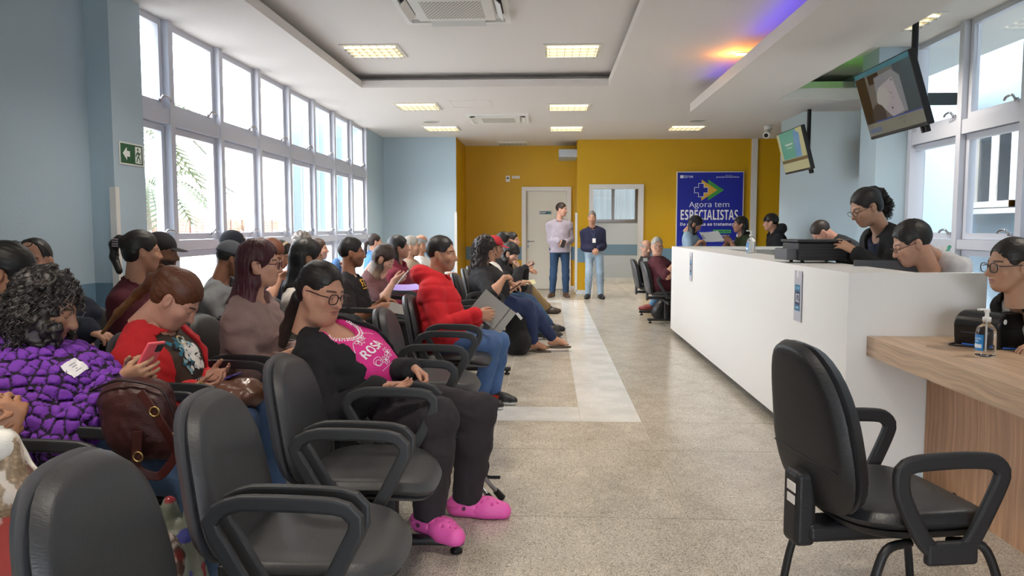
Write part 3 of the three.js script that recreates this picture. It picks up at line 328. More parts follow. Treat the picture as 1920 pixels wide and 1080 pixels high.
  function palm(x, z, h, label) {
    const t = thing('palm_tree', label, 'palm', [x, -0.12, z]); part(t, 'trunk', tube([[0, 0, 0], [0.05, h * 0.5, 0], [0, h, 0]], 0.07, false, 10), M.trunk);
    for (let k = 0; k < 13; k++) { const a = k * 2.4, L = rr(1.3, 1.9), up = rr(0.1, 0.9), gs = []; const pos = (s) => V(Math.cos(a) * L * s, h + up * s * 1.3 - 1.3 * s * s, Math.sin(a) * L * s); for (let i = 1; i < 22; i++) { const s = i / 22, p = pos(s), side = V(-Math.sin(a), 0, Math.cos(a)); for (const d of [-1, 1]) { const tip = p.clone().add(side.clone().multiplyScalar(d * 0.36 * Math.sin(s * 2.6 + 0.3))).add(V(Math.cos(a) * 0.16, -0.16, Math.sin(a) * 0.16)); const q = pos(s + 0.03), g = new THREE.BufferGeometry(); g.setAttribute('position', new THREE.Float32BufferAttribute([p.x, p.y, p.z, q.x, q.y, q.z, tip.x, tip.y, tip.z], 3)); g.computeVertexNormals(); gs.push(g); } } gs.push(tube([pos(0), pos(0.5), pos(1)], 0.012, false, 8, 4)); part(t, 'frond', gs, M.frond); }
  }
  palm(-6.75, -12, 3.2, 'palm tree just outside the first left window'); palm(-7.6, -14.2, 2.3, 'shorter palm tree farther behind the first left window');
  for (const [x, z, h, l] of [[-24.5, -47, 2.4, 'dry brown shrub seen through the first left pane'], [-24.5, -55, 2.2, 'dry brown shrub behind the street lamp'], [-24.5, -61, 2.4, 'dry brown shrub behind the second pole'], [-24.5, -44, 2, 'dry shrub at the left edge of the first pane']]) { const gs = []; for (let k = 0; k < 90; k++) { const a = rr(0, 6.28), e = rr(0.3, 1.5), L = h * rr(0.5, 1), b = V(Math.cos(a) * Math.cos(e), Math.sin(e), Math.sin(a) * Math.cos(e)).multiplyScalar(L), w = 0.05, g = new THREE.BufferGeometry(); g.setAttribute('position', new THREE.Float32BufferAttribute([b.x * 0.2 - w, b.y * 0.2, b.z * 0.2, b.x * 0.2 + w, b.y * 0.2, b.z * 0.2 + w, b.x, b.y, b.z], 3)); g.computeVertexNormals(); gs.push(g); } one('dry_shrub', l, 'shrub', gs, M.shrub, [x, -0.1, z]); }
}
// ---------------------------------------------------------------- linked waiting chairs and their beams
function pad(w, h, n, taper, tf, tb, pw = 9, nr = 8, na = 40) {       // pillow in the (u, v) plane, thickness along t; returns positions as (u, v, t)
  const pos = [], idx = [], ring = (r, a, s) => { const c = Math.cos(a), d = Math.sin(a), k = Math.pow(Math.pow(Math.abs(c), n) + Math.pow(Math.abs(d), n), -1 / n), v = d * k * h * r, u = c * k * w * r * (1 + taper * d * k); return [u, v, s * (s > 0 ? tf : tb) * Math.sqrt(Math.max(0, 1 - Math.pow(r, pw)))]; };
  for (const s of [1, -1]) { const base = pos.length; pos.push(ring(0, 0, s)); for (let i = 1; i <= nr; i++) for (let j = 0; j < na; j++) pos.push(ring(Math.pow(i / nr, 0.4), j / na * 6.28318, s)); for (let j = 0; j < na; j++) { const a = base + 1 + j, b = base + 1 + (j + 1) % na; s > 0 ? idx.push(base, a, b) : idx.push(base, b, a); for (let i = 0; i < nr - 1; i++) { const p = a + i * na, q = b + i * na; s > 0 ? idx.push(p, p + na, q, q, p + na, q + na) : idx.push(p, q, p + na, q, q + na, p + na); } } }
  return { pos, idx };
}
function padGeo(p, map) { const g = new THREE.BufferGeometry(), a = []; for (const q of p.pos) a.push(...map(...q)); g.setAttribute('position', new THREE.Float32BufferAttribute(a, 3)); const uv = []; for (const q of p.pos) uv.push(q[0], q[1]); g.setAttribute('uv', new THREE.Float32BufferAttribute(uv, 2)); g.setIndex(p.idx); g.computeVertexNormals(); return g; }
const seatMap = (y0) => (u, v, t) => [v, y0 + t - 0.045 * Math.pow(clamp((v - 0.06) / 0.2, 0, 1), 2) - 0.10 * 0 + 0.012 * Math.pow(Math.abs(u) / 0.24, 2), u];
const backMap = (x0, y0, lean) => (u, v, t) => [x0 + t - (v + 0.22) * lean + 0.03 * Math.pow((v - 0.0) / 0.23, 2) * (v > 0 ? -0.6 : 0.3) + 0.22 * u * u, y0 + v, u];
const CG = {
  seat: padGeo(pad(0.245, 0.24, 3.2, -0.03, 0.035, 0.03), (u, v, t) => seatMap(0.43)(u, v, t)), seatShell: padGeo(pad(0.235, 0.228, 3.2, -0.03, 0.01, 0.028, 4), (u, v, t) => seatMap(0.402)(u, v, t)),
  back: padGeo(pad(0.215, 0.225, 3.0, -0.12, 0.035, 0.016, 12), backMap(-0.245, 0.635, 0.17)), backShell: padGeo(pad(0.22, 0.23, 3.0, -0.12, 0.012, 0.03, 10), backMap(-0.268, 0.635, 0.17)),
  arm: [-1, 1].map((s) => { const g = flatTube([[-0.16, 0.645, 0], [-0.10, 0.668, 0], [0.05, 0.668, 0], [0.15, 0.66, 0], [0.185, 0.62, 0], [0.15, 0.54, 0], [0.085, 0.42, 0], [0.05, 0.385, 0], [-0.03, 0.385, 0], [-0.07, 0.42, 0], [-0.15, 0.56, 0], [-0.178, 0.61, 0]], 0.042, 0.02, true, 32); g.translate(0, 0, s * 0.272); return g; }),
  bracket: merge([rb(0.03, 0.3, 0.09, 0.01, -0.285, 0.47, 0), rb(0.3, 0.035, 0.1, 0.01, -0.15, 0.355, 0), bx(-0.05, 0.36, -0.27, 0.06, 0.375, 0.27)]),
};
function waitChair(x, z, label, arms = 3) {
  const t = thing('waiting_chair', label, 'chair', [x, 0, z], 0, 'linked waiting chairs');
  part(t, 'seat_cushion', CG.seat, M.vinyl); part(t, 'seat_shell', CG.seatShell, M.shell); part(t, 'back_cushion', CG.back, M.vinyl); part(t, 'back_shell', CG.backShell, M.shell); part(t, 'bracket', CG.bracket, M.armK);
  if (arms & 1) part(t, 'armrest', CG.arm[1], M.armK); if (arms & 2) part(t, 'armrest', CG.arm[0], M.armK); return t;
}
function beam(x, z0, z1, legs, label) {
  const t = thing('chair_beam', label, 'beam', [x, 0, 0], 0, 'steel beams under the chairs'); part(t, 'beam', rb(0.07, 0.045, Math.abs(z1 - z0), 0.008, 0, 0.312, (z0 + z1) / 2), M.plasticK);
  for (const z of legs) { const l = part(t, 'leg', [rb(0.05, 0.27, 0.07, 0.01, 0, 0.17, z), rb(0.56, 0.035, 0.055, 0.015, 0.02, 0.05, z)], M.plasticK); for (const s of [-0.22, 0.265]) part(l, 'glide', at(lathe([[0, 0], [0.024, 0], [0.026, 0.012], [0.012, 0.018], [0.012, 0.035], [0, 0.035]], 16), s, 0, z), M.dark); }
}
const RA = -0.64, RB = -1.55, RC = -2.45;
waitChair(RA, -1.50, 'empty grey waiting chair at the bottom left corner, only its back showing'); waitChair(RA, -2.12, 'empty grey waiting chair nearest the viewer with its whole seat in sight'); waitChair(RA, -2.76, 'empty grey waiting chair beside the woman in pink clogs'); waitChair(RA, -3.42, 'waiting chair under the woman in the black jacket and pink shirt');
beam(RA, -1.15, -3.75, [-1.45, -3.05], 'black beam under the nearest aisle chairs');
waitChair(RA, -4.45, 'empty grey waiting chair between pink shirt woman and red jacket man'); waitChair(RA, -5.35, 'waiting chair under the man in the red jacket'); beam(RA, -4.1, -5.75, [-4.3, -5.55], 'black beam under the red jacket man');
waitChair(RA, -6.55, 'empty grey waiting chair beyond the red jacket man'); waitChair(RA, -7.95, 'waiting chair under the curly haired woman in black'); waitChair(RA, -8.9, 'waiting chair under the person in a red cap'); beam(RA, -6.2, -9.0, [-6.9, -8.6], 'black beam under the curly haired woman');
waitChair(RA, -9.5, 'waiting chair under the woman resting chin on hand'); waitChair(RA, -10.6, 'waiting chair behind the woman resting chin on hand'); waitChair(RA, -11.7, 'last waiting chair of the aisle row'); beam(RA, -9.1, -12.1, [-9.4, -11.6], 'black beam under the far end of the aisle row');
waitChair(RB, -1.95, 'waiting chair under the person in a white cardigan'); waitChair(RB, -2.65, 'waiting chair under the woman in the purple sweater'); waitChair(RB, -3.35, 'waiting chair under the woman in the red cardigan'); waitChair(RB, -4.05, 'waiting chair under the woman with burgundy hair'); beam(RB, -1.6, -4.4, [-1.8, -4.2], 'black beam under the near end of the middle row');
waitChair(RB, -5.1, 'waiting chair under the woman in a patterned blouse'); waitChair(RB, -6.35, 'waiting chair under the man in the black printed shirt'); waitChair(RB, -7.0, 'waiting chair under the girl reading her phone'); waitChair(RB, -8.1, 'waiting chair under the woman in the maroon hoodie'); beam(RB, -4.8, -8.5, [-5.3, -8.2], 'black beam under the middle of the middle row');
waitChair(RB, -9.4, 'waiting chair under the grey haired woman'); waitChair(RB, -10.5, 'waiting chair under the grey haired man in white'); beam(RB, -9.0, -10.9, [-9.2, -10.7], 'black beam under the far end of the middle row');
waitChair(RC, -3.2, 'waiting chair at the wall under the dark haired person'); waitChair(RC, -3.85, 'waiting chair at the wall under the man with raised glasses'); waitChair(RC, -4.5, 'waiting chair at the wall under the ponytail woman'); waitChair(RC, -5.1, 'waiting chair at the wall under the bearded man in a cap'); beam(RC, -2.9, -5.5, [-3.1, -5.3], 'black beam under the chairs at the left wall');
waitChair(RC, -5.75, 'waiting chair by the window under the man in grey polo'); waitChair(RC, -6.4, 'waiting chair by the window under the man in the emblem cap'); waitChair(RC, -7.05, 'waiting chair by the window under the headband woman'); beam(RC, -5.6, -7.4, [-5.9, -7.1], 'black beam under the chairs by the windows');
waitChair(RC, -8.0, 'waiting chair by the window under the grey curly haired person'); waitChair(RC, -8.7, 'waiting chair by the window under the denim jacket woman facing right'); waitChair(RC, -11.9, 'waiting chair by the window under the far ponytail woman in denim'); beam(RC, -7.7, -12.3, [-8.2, -11.7], 'black beam under the far chairs by the windows');
waitChair(1.66, -10.75, 'waiting chair under the woman in the long maroon dress'); waitChair(1.62, -11.75, 'waiting chair under the bald man behind the maroon dress'); beam(1.64, -10.35, -12.1, [-10.75, -11.75], 'black beam under the chairs beside the counter');
// ---------------------------------------------------------------- office chair in front of the desk
{
  const t = thing('office_chair', 'black visitor chair with tall back and looped arms before the desk', 'chair', [1.12, 0, -2.5], 0.16), s = 1.04;
  part(t, 'seat_cushion', padGeo(pad(0.255, 0.25, 3.0, -0.03, 0.04, 0.03), seatMap(0.45)), M.vinylK); const sh = part(t, 'seat_shell', padGeo(pad(0.245, 0.235, 3.0, -0.03, 0.008, 0.05, 3), seatMap(0.425)), M.shellK);
  part(t, 'back_cushion', padGeo(pad(0.225, 0.268, 2.7, -0.16, 0.042, 0.012, 14), backMap(-0.248, 0.705, 0.12)), M.vinylK); const bs = part(t, 'back_shell', padGeo(pad(0.227, 0.27, 2.7, -0.16, 0.012, 0.036, 12), backMap(-0.268, 0.705, 0.12)), M.shellK);
  const rim = []; for (let k = 0; k <= 20; k++) { const u = -0.2 + k * 0.02, q = backMap(-0.268, 0.705, 0.12)(u, -0.1, -0.0365); rim.push(q); } part(bs, 'seam', tube(rim, 0.0025, false, 40, 5), M.dark);
  part(t, 'back_stem', [rb(0.07, 0.24, 0.10, 0.02, -0.315, 0.44, 0), rb(0.32, 0.06, 0.12, 0.02, -0.15, 0.365, 0)], M.shellK); part(t, 'sticker', rb(0.002, 0.03, 0.055, 0.0005, -0.351, 0.51, 0.012), M.paper); part(t, 'sticker', rb(0.002, 0.028, 0.05, 0.0005, -0.351, 0.47, 0.012), M.paper);
  for (const s of [-1, 1]) { const g = flatTube([[-0.15, 0.635, 0], [-0.10, 0.655, 0], [0.04, 0.66, 0], [0.13, 0.652, 0], [0.162, 0.615, 0], [0.13, 0.53, 0], [0.075, 0.42, 0], [0.035, 0.385, 0], [-0.035, 0.388, 0], [-0.08, 0.43, 0], [-0.145, 0.555, 0]], 0.05, 0.024, true, 70); g.translate(0, 0, s * 0.275); part(t, 'armrest', [g, rb(0.16, 0.07, 0.03, 0.012, 0.01, 0.385, s * 0.275)], mat(0x202124, 0.55)); }
  for (const [a, b] of [[1, 1], [1, -1], [-1, 1], [-1, -1]]) part(t, 'leg', tube([[a * 0.06, 0.385, b * 0.19], [a * 0.16, 0.37, b * 0.22], [a * 0.22, 0.2, b * 0.235], [a * 0.25, 0.014, b * 0.245]], 0.014), M.plasticK);
}
for (const [x, z, l] of [[2.4, -4.62, 'office chair under the seated man in the white shirt'], [2.46, -3.66, 'office chair under the woman behind the oak desk']]) {
  const t = waitChair(x, z, l, 0); t.rotation.y = Math.PI; t.userData.group = 'staff chairs behind the counter'; part(t, 'pedestal', [rod([0, 0.06, 0], [0, 0.38, 0], 0.025), ...[0, 1, 2, 3, 4].map((k) => rod([0, 0.08, 0], [0.26 * Math.cos(k * 1.2566), 0.05, 0.26 * Math.sin(k * 1.2566)], 0.018))], M.plasticK); for (let k = 0; k < 5; k++) { const g = new THREE.SphereGeometry(0.024, 10, 8); g.translate(0.26 * Math.cos(k * 1.2566), 0.024, 0.26 * Math.sin(k * 1.2566)); part(t, 'caster', g, M.dark); }
}
// ---------------------------------------------------------------- implicit surfaces: smooth unions on a grid, meshed with surface nets
class Field {
  constructor(lo, hi, cell) { this.c = cell; this.o = lo; this.n = [0, 1, 2].map((k) => Math.max(4, Math.ceil((hi[k] - lo[k]) / cell) + 1)); this.d = new Float32Array(this.n[0] * this.n[1] * this.n[2]).fill(9); }
  each(lo, hi, fn) {
    const { c, o, n, d } = this, a = [0, 1, 2].map((k) => Math.max(0, Math.floor((lo[k] - o[k]) / c))), b = [0, 1, 2].map((k) => Math.min(n[k] - 1, Math.ceil((hi[k] - o[k]) / c)));
    for (let k = a[2]; k <= b[2]; k++) for (let j = a[1]; j <= b[1]; j++) { let q = (k * n[1] + j) * n[0] + a[0]; const y = o[1] + j * c, z = o[2] + k * c; for (let i = a[0]; i <= b[0]; i++, q++) d[q] = fn(d[q], o[0] + i * c, y, z); }
  }
  add(p, k = 0.02) { const m = k + 2.5 * this.c, e = p.e; this.each(p.lo.map((v) => v - m), p.hi.map((v) => v + m), (a, x, y, z) => { const b = e(x, y, z), h = Math.max(k - Math.abs(a - b), 0) / (k || 1); return Math.min(a, b) - h * h * k * 0.25; }); return this; }
  cut(p, k = 0.01) { const m = k + this.c, e = p.e; this.each(p.lo.map((v) => v - m), p.hi.map((v) => v + m), (a, x, y, z) => { const b = -e(x, y, z), h = Math.max(k - Math.abs(a - b), 0) / (k || 1); return Math.max(a, b) + h * h * k * 0.25; }); return this; }
  clip(fn) { const t = 3 * this.c; this.each(this.o, this.o.map((v, k) => v + this.n[k] * this.c), (a, x, y, z) => a < t ? Math.max(a, fn(x, y, z)) : a); return this; }
  bend(fn) { const t = 3 * this.c; this.each(this.o, this.o.map((v, k) => v + this.n[k] * this.c), (a, x, y, z) => Math.abs(a) < t ? a + fn(x, y, z) : a); return this; }
  at(x, y, z) { const { c, o, n, d } = this, u = (x - o[0]) / c, v = (y - o[1]) / c, w = (z - o[2]) / c, i = Math.floor(u), j = Math.floor(v), k = Math.floor(w); if (i < 0 || j < 0 || k < 0 || i >= n[0] - 1 || j >= n[1] - 1 || k >= n[2] - 1) return 9; const q = (k * n[1] + j) * n[0] + i, X = 1, Y = n[0], Z = n[0] * n[1], a = u - i, b = v - j, e = w - k; return lerp(lerp(lerp(d[q], d[q + X], a), lerp(d[q + Y], d[q + X + Y], a), b), lerp(lerp(d[q + Z], d[q + X + Z], a), lerp(d[q + Y + Z], d[q + X + Y + Z], a), b), e); }
  mesh(color) {
    const { c, o, n, d } = this, [nx, ny, nz] = n, X = 1, Y = nx, Z = nx * ny, id = new Int32Array(nx * ny * nz).fill(-1), pos = [], idx = [], corner = [0, X, Y, X + Y, Z, X + Z, Y + Z, X + Y + Z], edges = [[0, 1], [2, 3], [4, 5], [6, 7], [0, 2], [1, 3], [4, 6], [5, 7], [0, 4], [1, 5], [2, 6], [3, 7]];
    for (let k = 0; k < nz - 1; k++) for (let j = 0; j < ny - 1; j++) for (let i = 0; i < nx - 1; i++) {
      const q = k * Z + j * Y + i; let m = 0; for (let t = 0; t < 8; t++) if (d[q + corner[t]] < 0) m |= 1 << t; if (m === 0 || m === 255) continue;
      let sx = 0, sy = 0, sz = 0, cnt = 0; for (const [a, b] of edges) { if (((m >> a) & 1) === ((m >> b) & 1)) continue; const da = d[q + corner[a]], db = d[q + corner[b]], t = da / (da - db); sx += (a & 1) + t * ((b & 1) - (a & 1)); sy += ((a >> 1) & 1) + t * (((b >> 1) & 1) - ((a >> 1) & 1)); sz += (a >> 2) + t * ((b >> 2) - (a >> 2)); cnt++; }
      id[q] = pos.length / 3; pos.push(o[0] + (i + sx / cnt) * c, o[1] + (j + sy / cnt) * c, o[2] + (k + sz / cnt) * c);
    }
    const quad = (a, b, e, f, flip) => { if (a < 0 || b < 0 || e < 0 || f < 0) return; flip ? idx.push(a, e, b, a, f, e) : idx.push(a, b, e, a, e, f); };
    for (let k = 1; k < nz - 1; k++) for (let j = 1; j < ny - 1; j++) for (let i = 1; i < nx - 1; i++) {
      const q = k * Z + j * Y + i, s = d[q] < 0;
      if (s !== d[q + X] < 0) quad(id[q], id[q - Y], id[q - Y - Z], id[q - Z], s); if (s !== d[q + Y] < 0) quad(id[q], id[q - Z], id[q - Z - X], id[q - X], s); if (s !== d[q + Z] < 0) quad(id[q], id[q - X], id[q - X - Y], id[q - Y], s);
    }
    const g = new THREE.BufferGeometry(), P = new Float32Array(pos); g.setAttribute('position', new THREE.BufferAttribute(P, 3)); g.setIndex(idx); g.computeVertexNormals(); fillColor(g, color); return g;
  }
}
function fillColor(g, color) { const p = g.attributes.position, a = new Float32Array(p.count * 3), uv = new Float32Array(p.count * 2); for (let i = 0; i < p.count; i++) { const x = p.getX(i), y = p.getY(i), z = p.getZ(i), c = typeof color === 'function' ? color(x, y, z) : color; a[3 * i] = c[0]; a[3 * i + 1] = c[1]; a[3 * i + 2] = c[2]; uv[2 * i] = (x + z) * 0.75; uv[2 * i + 1] = y + (x - z) * 0.2; } g.setAttribute('color', new THREE.BufferAttribute(a, 3)); g.setAttribute('uv', new THREE.BufferAttribute(uv, 2)); return g; }
function cap(a, b, ra, rb2 = ra) {
  const [ax, ay, az] = a.isVector3 ? [a.x, a.y, a.z] : a, [bx2, by, bz] = b.isVector3 ? [b.x, b.y, b.z] : b, dx = bx2 - ax, dy = by - ay, dz = bz - az, L = 1 / Math.max(1e-9, dx * dx + dy * dy + dz * dz), r = Math.max(ra, rb2);
  return { lo: [Math.min(ax, bx2) - r, Math.min(ay, by) - r, Math.min(az, bz) - r], hi: [Math.max(ax, bx2) + r, Math.max(ay, by) + r, Math.max(az, bz) + r], e: (x, y, z) => { const px = x - ax, py = y - ay, pz = z - az; let t = (px * dx + py * dy + pz * dz) * L; t = t < 0 ? 0 : t > 1 ? 1 : t; const ex = px - dx * t, ey = py - dy * t, ez = pz - dz * t; return Math.sqrt(ex * ex + ey * ey + ez * ez) - ra - (rb2 - ra) * t; } };
}
function ell(c, r, B) {
  const [cx, cy, cz] = c.isVector3 ? [c.x, c.y, c.z] : c, [rx, ry, rz] = r, R = Math.max(rx, ry, rz), u = B ? B[0] : { x: 1, y: 0, z: 0 }, v = B ? B[1] : { x: 0, y: 1, z: 0 }, w = B ? B[2] : { x: 0, y: 0, z: 1 };
  return { lo: [cx - R, cy - R, cz - R], hi: [cx + R, cy + R, cz + R], e: (x, y, z) => { const px = x - cx, py = y - cy, pz = z - cz, a = (px * u.x + py * u.y + pz * u.z) / rx, b = (px * v.x + py * v.y + pz * v.z) / ry, d = (px * w.x + py * w.y + pz * w.z) / rz, k0 = Math.sqrt(a * a + b * b + d * d), k1 = Math.sqrt(a * a / (rx * rx) + b * b / (ry * ry) + d * d / (rz * rz)); return k1 < 1e-9 ? -Math.min(rx, ry, rz) : k0 * (k0 - 1) / k1; } };
}
function fieldOf(prims, cell, pad2 = 0.03) { const lo = [9e9, 9e9, 9e9], hi = [-9e9, -9e9, -9e9]; for (const [p] of prims) for (let k = 0; k < 3; k++) { lo[k] = Math.min(lo[k], p.lo[k]); hi[k] = Math.max(hi[k], p.hi[k]); } const f = new Field(lo.map((v) => v - pad2), hi.map((v) => v + pad2), cell); for (const [p, k] of prims) f.add(p, k); return f; }
function join(gs) { const ks = gs.map((g) => { const q = g.index ? g.toNonIndexed() : g; return q; }); return mergeGeometries(gs.every((g) => g.index) ? gs : ks); }
// ---------------------------------------------------------------- people
const MP = {
  skin: new THREE.MeshPhysicalMaterial({ vertexColors: true, roughness: 0.55, sheen: 0.15, sheenRoughness: 0.6 }), hair: mat(0xffffff, 0.5, { vertexColors: true }), cloth: mat(0xffffff, 0.88, { vertexColors: true, bumpMap: fabricB, bumpScale: 0.0007 }), shiny: mat(0xffffff, 0.42, { vertexColors: true }), rubber: mat(0xffffff, 0.5, { vertexColors: true }),
  lens: new THREE.MeshPhysicalMaterial({ color: 0xffffff, roughness: 0.03, transmission: 1, thickness: 0, ior: 1.3 }),
};
function ik(a, t, l1, l2, pole) { const d = t.clone().sub(a); let L = d.length(); const m = (l1 + l2) * 0.998; if (L > m) { t = a.clone().add(d.setLength(m)); L = m; } else if (L < Math.abs(l1 - l2) + 0.02) L = Math.abs(l1 - l2) + 0.02; const n = t.clone().sub(a).normalize(), x = (l1 * l1 - l2 * l2 + L * L) / (2 * L), h = Math.sqrt(Math.max(0, l1 * l1 - x * x)), p = pole.clone().sub(n.clone().multiplyScalar(pole.dot(n))).normalize(); return { mid: a.clone().add(n.clone().multiplyScalar(x)).add(p.multiplyScalar(h)), end: t }; }
const dirOf = (deg) => V(Math.cos(deg * Math.PI / 180), 0, Math.sin(deg * Math.PI / 180));
const leftOf = (f) => V(f.z, 0, -f.x).normalize();
const mad = (a, ...kv) => { const r = a.clone(); for (let i = 0; i < kv.length; i += 2) r.addScaledVector(kv[i], kv[i + 1]); return r; };
function headPrims(o) {
  const fat = o.fat ?? 0, j = o.jaw ?? 1, P = [];
  P.push([ell([0, 0.036, -0.012], [0.073, 0.084, 0.094]), 0], [ell([0, -0.03, 0.028], [0.060 + fat * 0.01, 0.075, 0.064]), 0.03], [ell([0, -0.06, 0.04], [0.044 * j + fat * 0.012, 0.05, 0.048]), 0.03], [cap([0, -0.100, 0.062], [0, -0.096, 0.066], 0.017 * j), 0.03]);
  for (const s of [-1, 1]) P.push([cap([s * 0.055, -0.04, -0.002], [s * 0.026, -0.092, 0.05], 0.016 + fat * 0.006), 0.03], [ell([s * 0.041, -0.026, 0.062], [0.022, 0.02, 0.02]), 0.025], [cap([s * 0.045, 0.02, 0.066], [s * 0.012, 0.014, 0.083], 0.010), 0.02]);
  if (fat) P.push([ell([0, -0.108, 0.03], [0.045 + 0.02 * fat, 0.025 + 0.012 * fat, 0.05]), 0.03]);
  return P;
}
function headField(o, cell) {
  const f = new Field([-0.12, -0.2, -0.14], [0.12, 0.15, 0.15], cell); for (const [p, k] of headPrims(o)) f.add(p, k);
  const nl = o.nose ?? 1; f.add(cap([0, 0.012, 0.086], [0, -0.032, 0.093 + 0.012 * nl], 0.0075, 0.0115 * nl), 0.012).add(ell([0, -0.035, 0.096 + 0.012 * nl], [0.012, 0.0105, 0.011]), 0.008);
  for (const s of [-1, 1]) f.add(ell([s * 0.0135, -0.038, 0.090], [0.009, 0.008, 0.011]), 0.008).cut(ell([s * 0.032, -0.001, 0.0945], [0.0165, 0.0105, 0.013]), 0.012);
  for (const s of [-1, 1]) { f.add(ell([s * 0.032, -0.002, 0.0745], [0.0128, 0.0128, 0.0125]), 0.002).add(ell([s * 0.032, 0.0075, 0.0765], [0.0165, 0.006, 0.0125]), 0.005).add(ell([s * 0.032, -0.0125, 0.0745], [0.0155, 0.005, 0.012]), 0.006); if (o.closed) f.add(ell([s * 0.032, 0.001, 0.0775], [0.015, 0.0085, 0.012]), 0.004); }
  f.add(ell([0, -0.0605, 0.0865], [0.0225, 0.0062, 0.0115]), 0.006).add(ell([0, -0.0725, 0.0845], [0.0195, 0.0072, 0.012]), 0.006).cut(cap([-0.021, -0.066, 0.094], [0.021, -0.066, 0.094], 0.0022), 0.004);
  for (const s of [-1, 1]) { f.add(ell([s * 0.076, -0.010, -0.010], [0.009, 0.031, 0.0185], [V(1, 0.0, s * 0.0), V(0, 0.97, -0.24), V(0, 0.24, 0.97)]), 0.008).cut(ell([s * 0.087, -0.006, -0.004], [0.007, 0.018, 0.009]), 0.005); }
  f.add(cap([0, -0.05, -0.028], [0, -0.2, -0.035], o.neckR ?? 0.052, (o.neckR ?? 0.052) * 1.08), 0.03); return f;
}
function headColor(o) {
  const sk = lin(o.skin), br = lin(o.brow ?? '#1c1411'), lip = lin(o.lip ?? '#8d4a42'), mixc = (a, b, t) => [lerp(a[0], b[0], t), lerp(a[1], b[1], t), lerp(a[2], b[2], t)], shade = lin(o.beard ?? o.skin);
  return (x, y, z) => {
    let c = sk; const n = noise(x * 60, y * 60, z * 60) * 0.04 + noise(x * 180, y * 180, z * 180) * 0.03; const ax = Math.abs(x);
    if (o.beard) { const b = sst(-0.03, -0.05, y) * sst(0.0, 0.03, z) * (1 - sst(0.0, 0.012, 0.018 - Math.abs(y + 0.066) - 0.012 * (ax / 0.02))) * sst(-0.135, -0.12, y); c = mixc(c, shade, b * (o.beardAmt ?? 0.55)); }
    if (z > 0.05) {
      const by = 0.0225 - 0.10 * Math.pow(Math.max(0, ax - 0.036), 1) - 0.05 * Math.max(0, 0.03 - ax); if (ax > 0.013 && ax < 0.054) c = mixc(c, br, (o.browAmt ?? 0.85) * (1 - sst(0.003, 0.0055, Math.abs(y - by))));
      const ex = ax - 0.032, ey = y + 0.0025; if (!o.closed && Math.abs(ex) < 0.013) { const lidH = 0.0052 * (1 - Math.pow(ex / 0.0135, 2)); if (Math.abs(ey) < lidH) { c = ex * ex + ey * ey < 0.000036 ? [0.02, 0.013, 0.01] : [0.62, 0.58, 0.55]; } else if (ey > 0 && ey < lidH + 0.0022) c = mixc(c, [0.03, 0.02, 0.02], 0.75); }
      else if (o.closed && Math.abs(ex) < 0.014 && Math.abs(y + 0.008 - 0.003 * (ex / 0.014) ** 2) < 0.0018) c = mixc(c, [0.03, 0.02, 0.02], 0.8);
      const u = 1 - sst(0.5, 1, Math.pow(x / 0.0235, 2) + Math.pow((y + 0.0665) / 0.0125, 2)); if (z > 0.07) c = mixc(c, lip, 0.7 * u); c = mixc(c, [sk[0] * 1.05, sk[1] * 0.82, sk[2] * 0.8], 0.35 * (1 - sst(0.3, 1, Math.pow((ax - 0.045) / 0.02, 2) + Math.pow((y + 0.033) / 0.018, 2))));
    }
    return [c[0] * (1 + n), c[1] * (1 + n), c[2] * (1 + n)];
  };
}
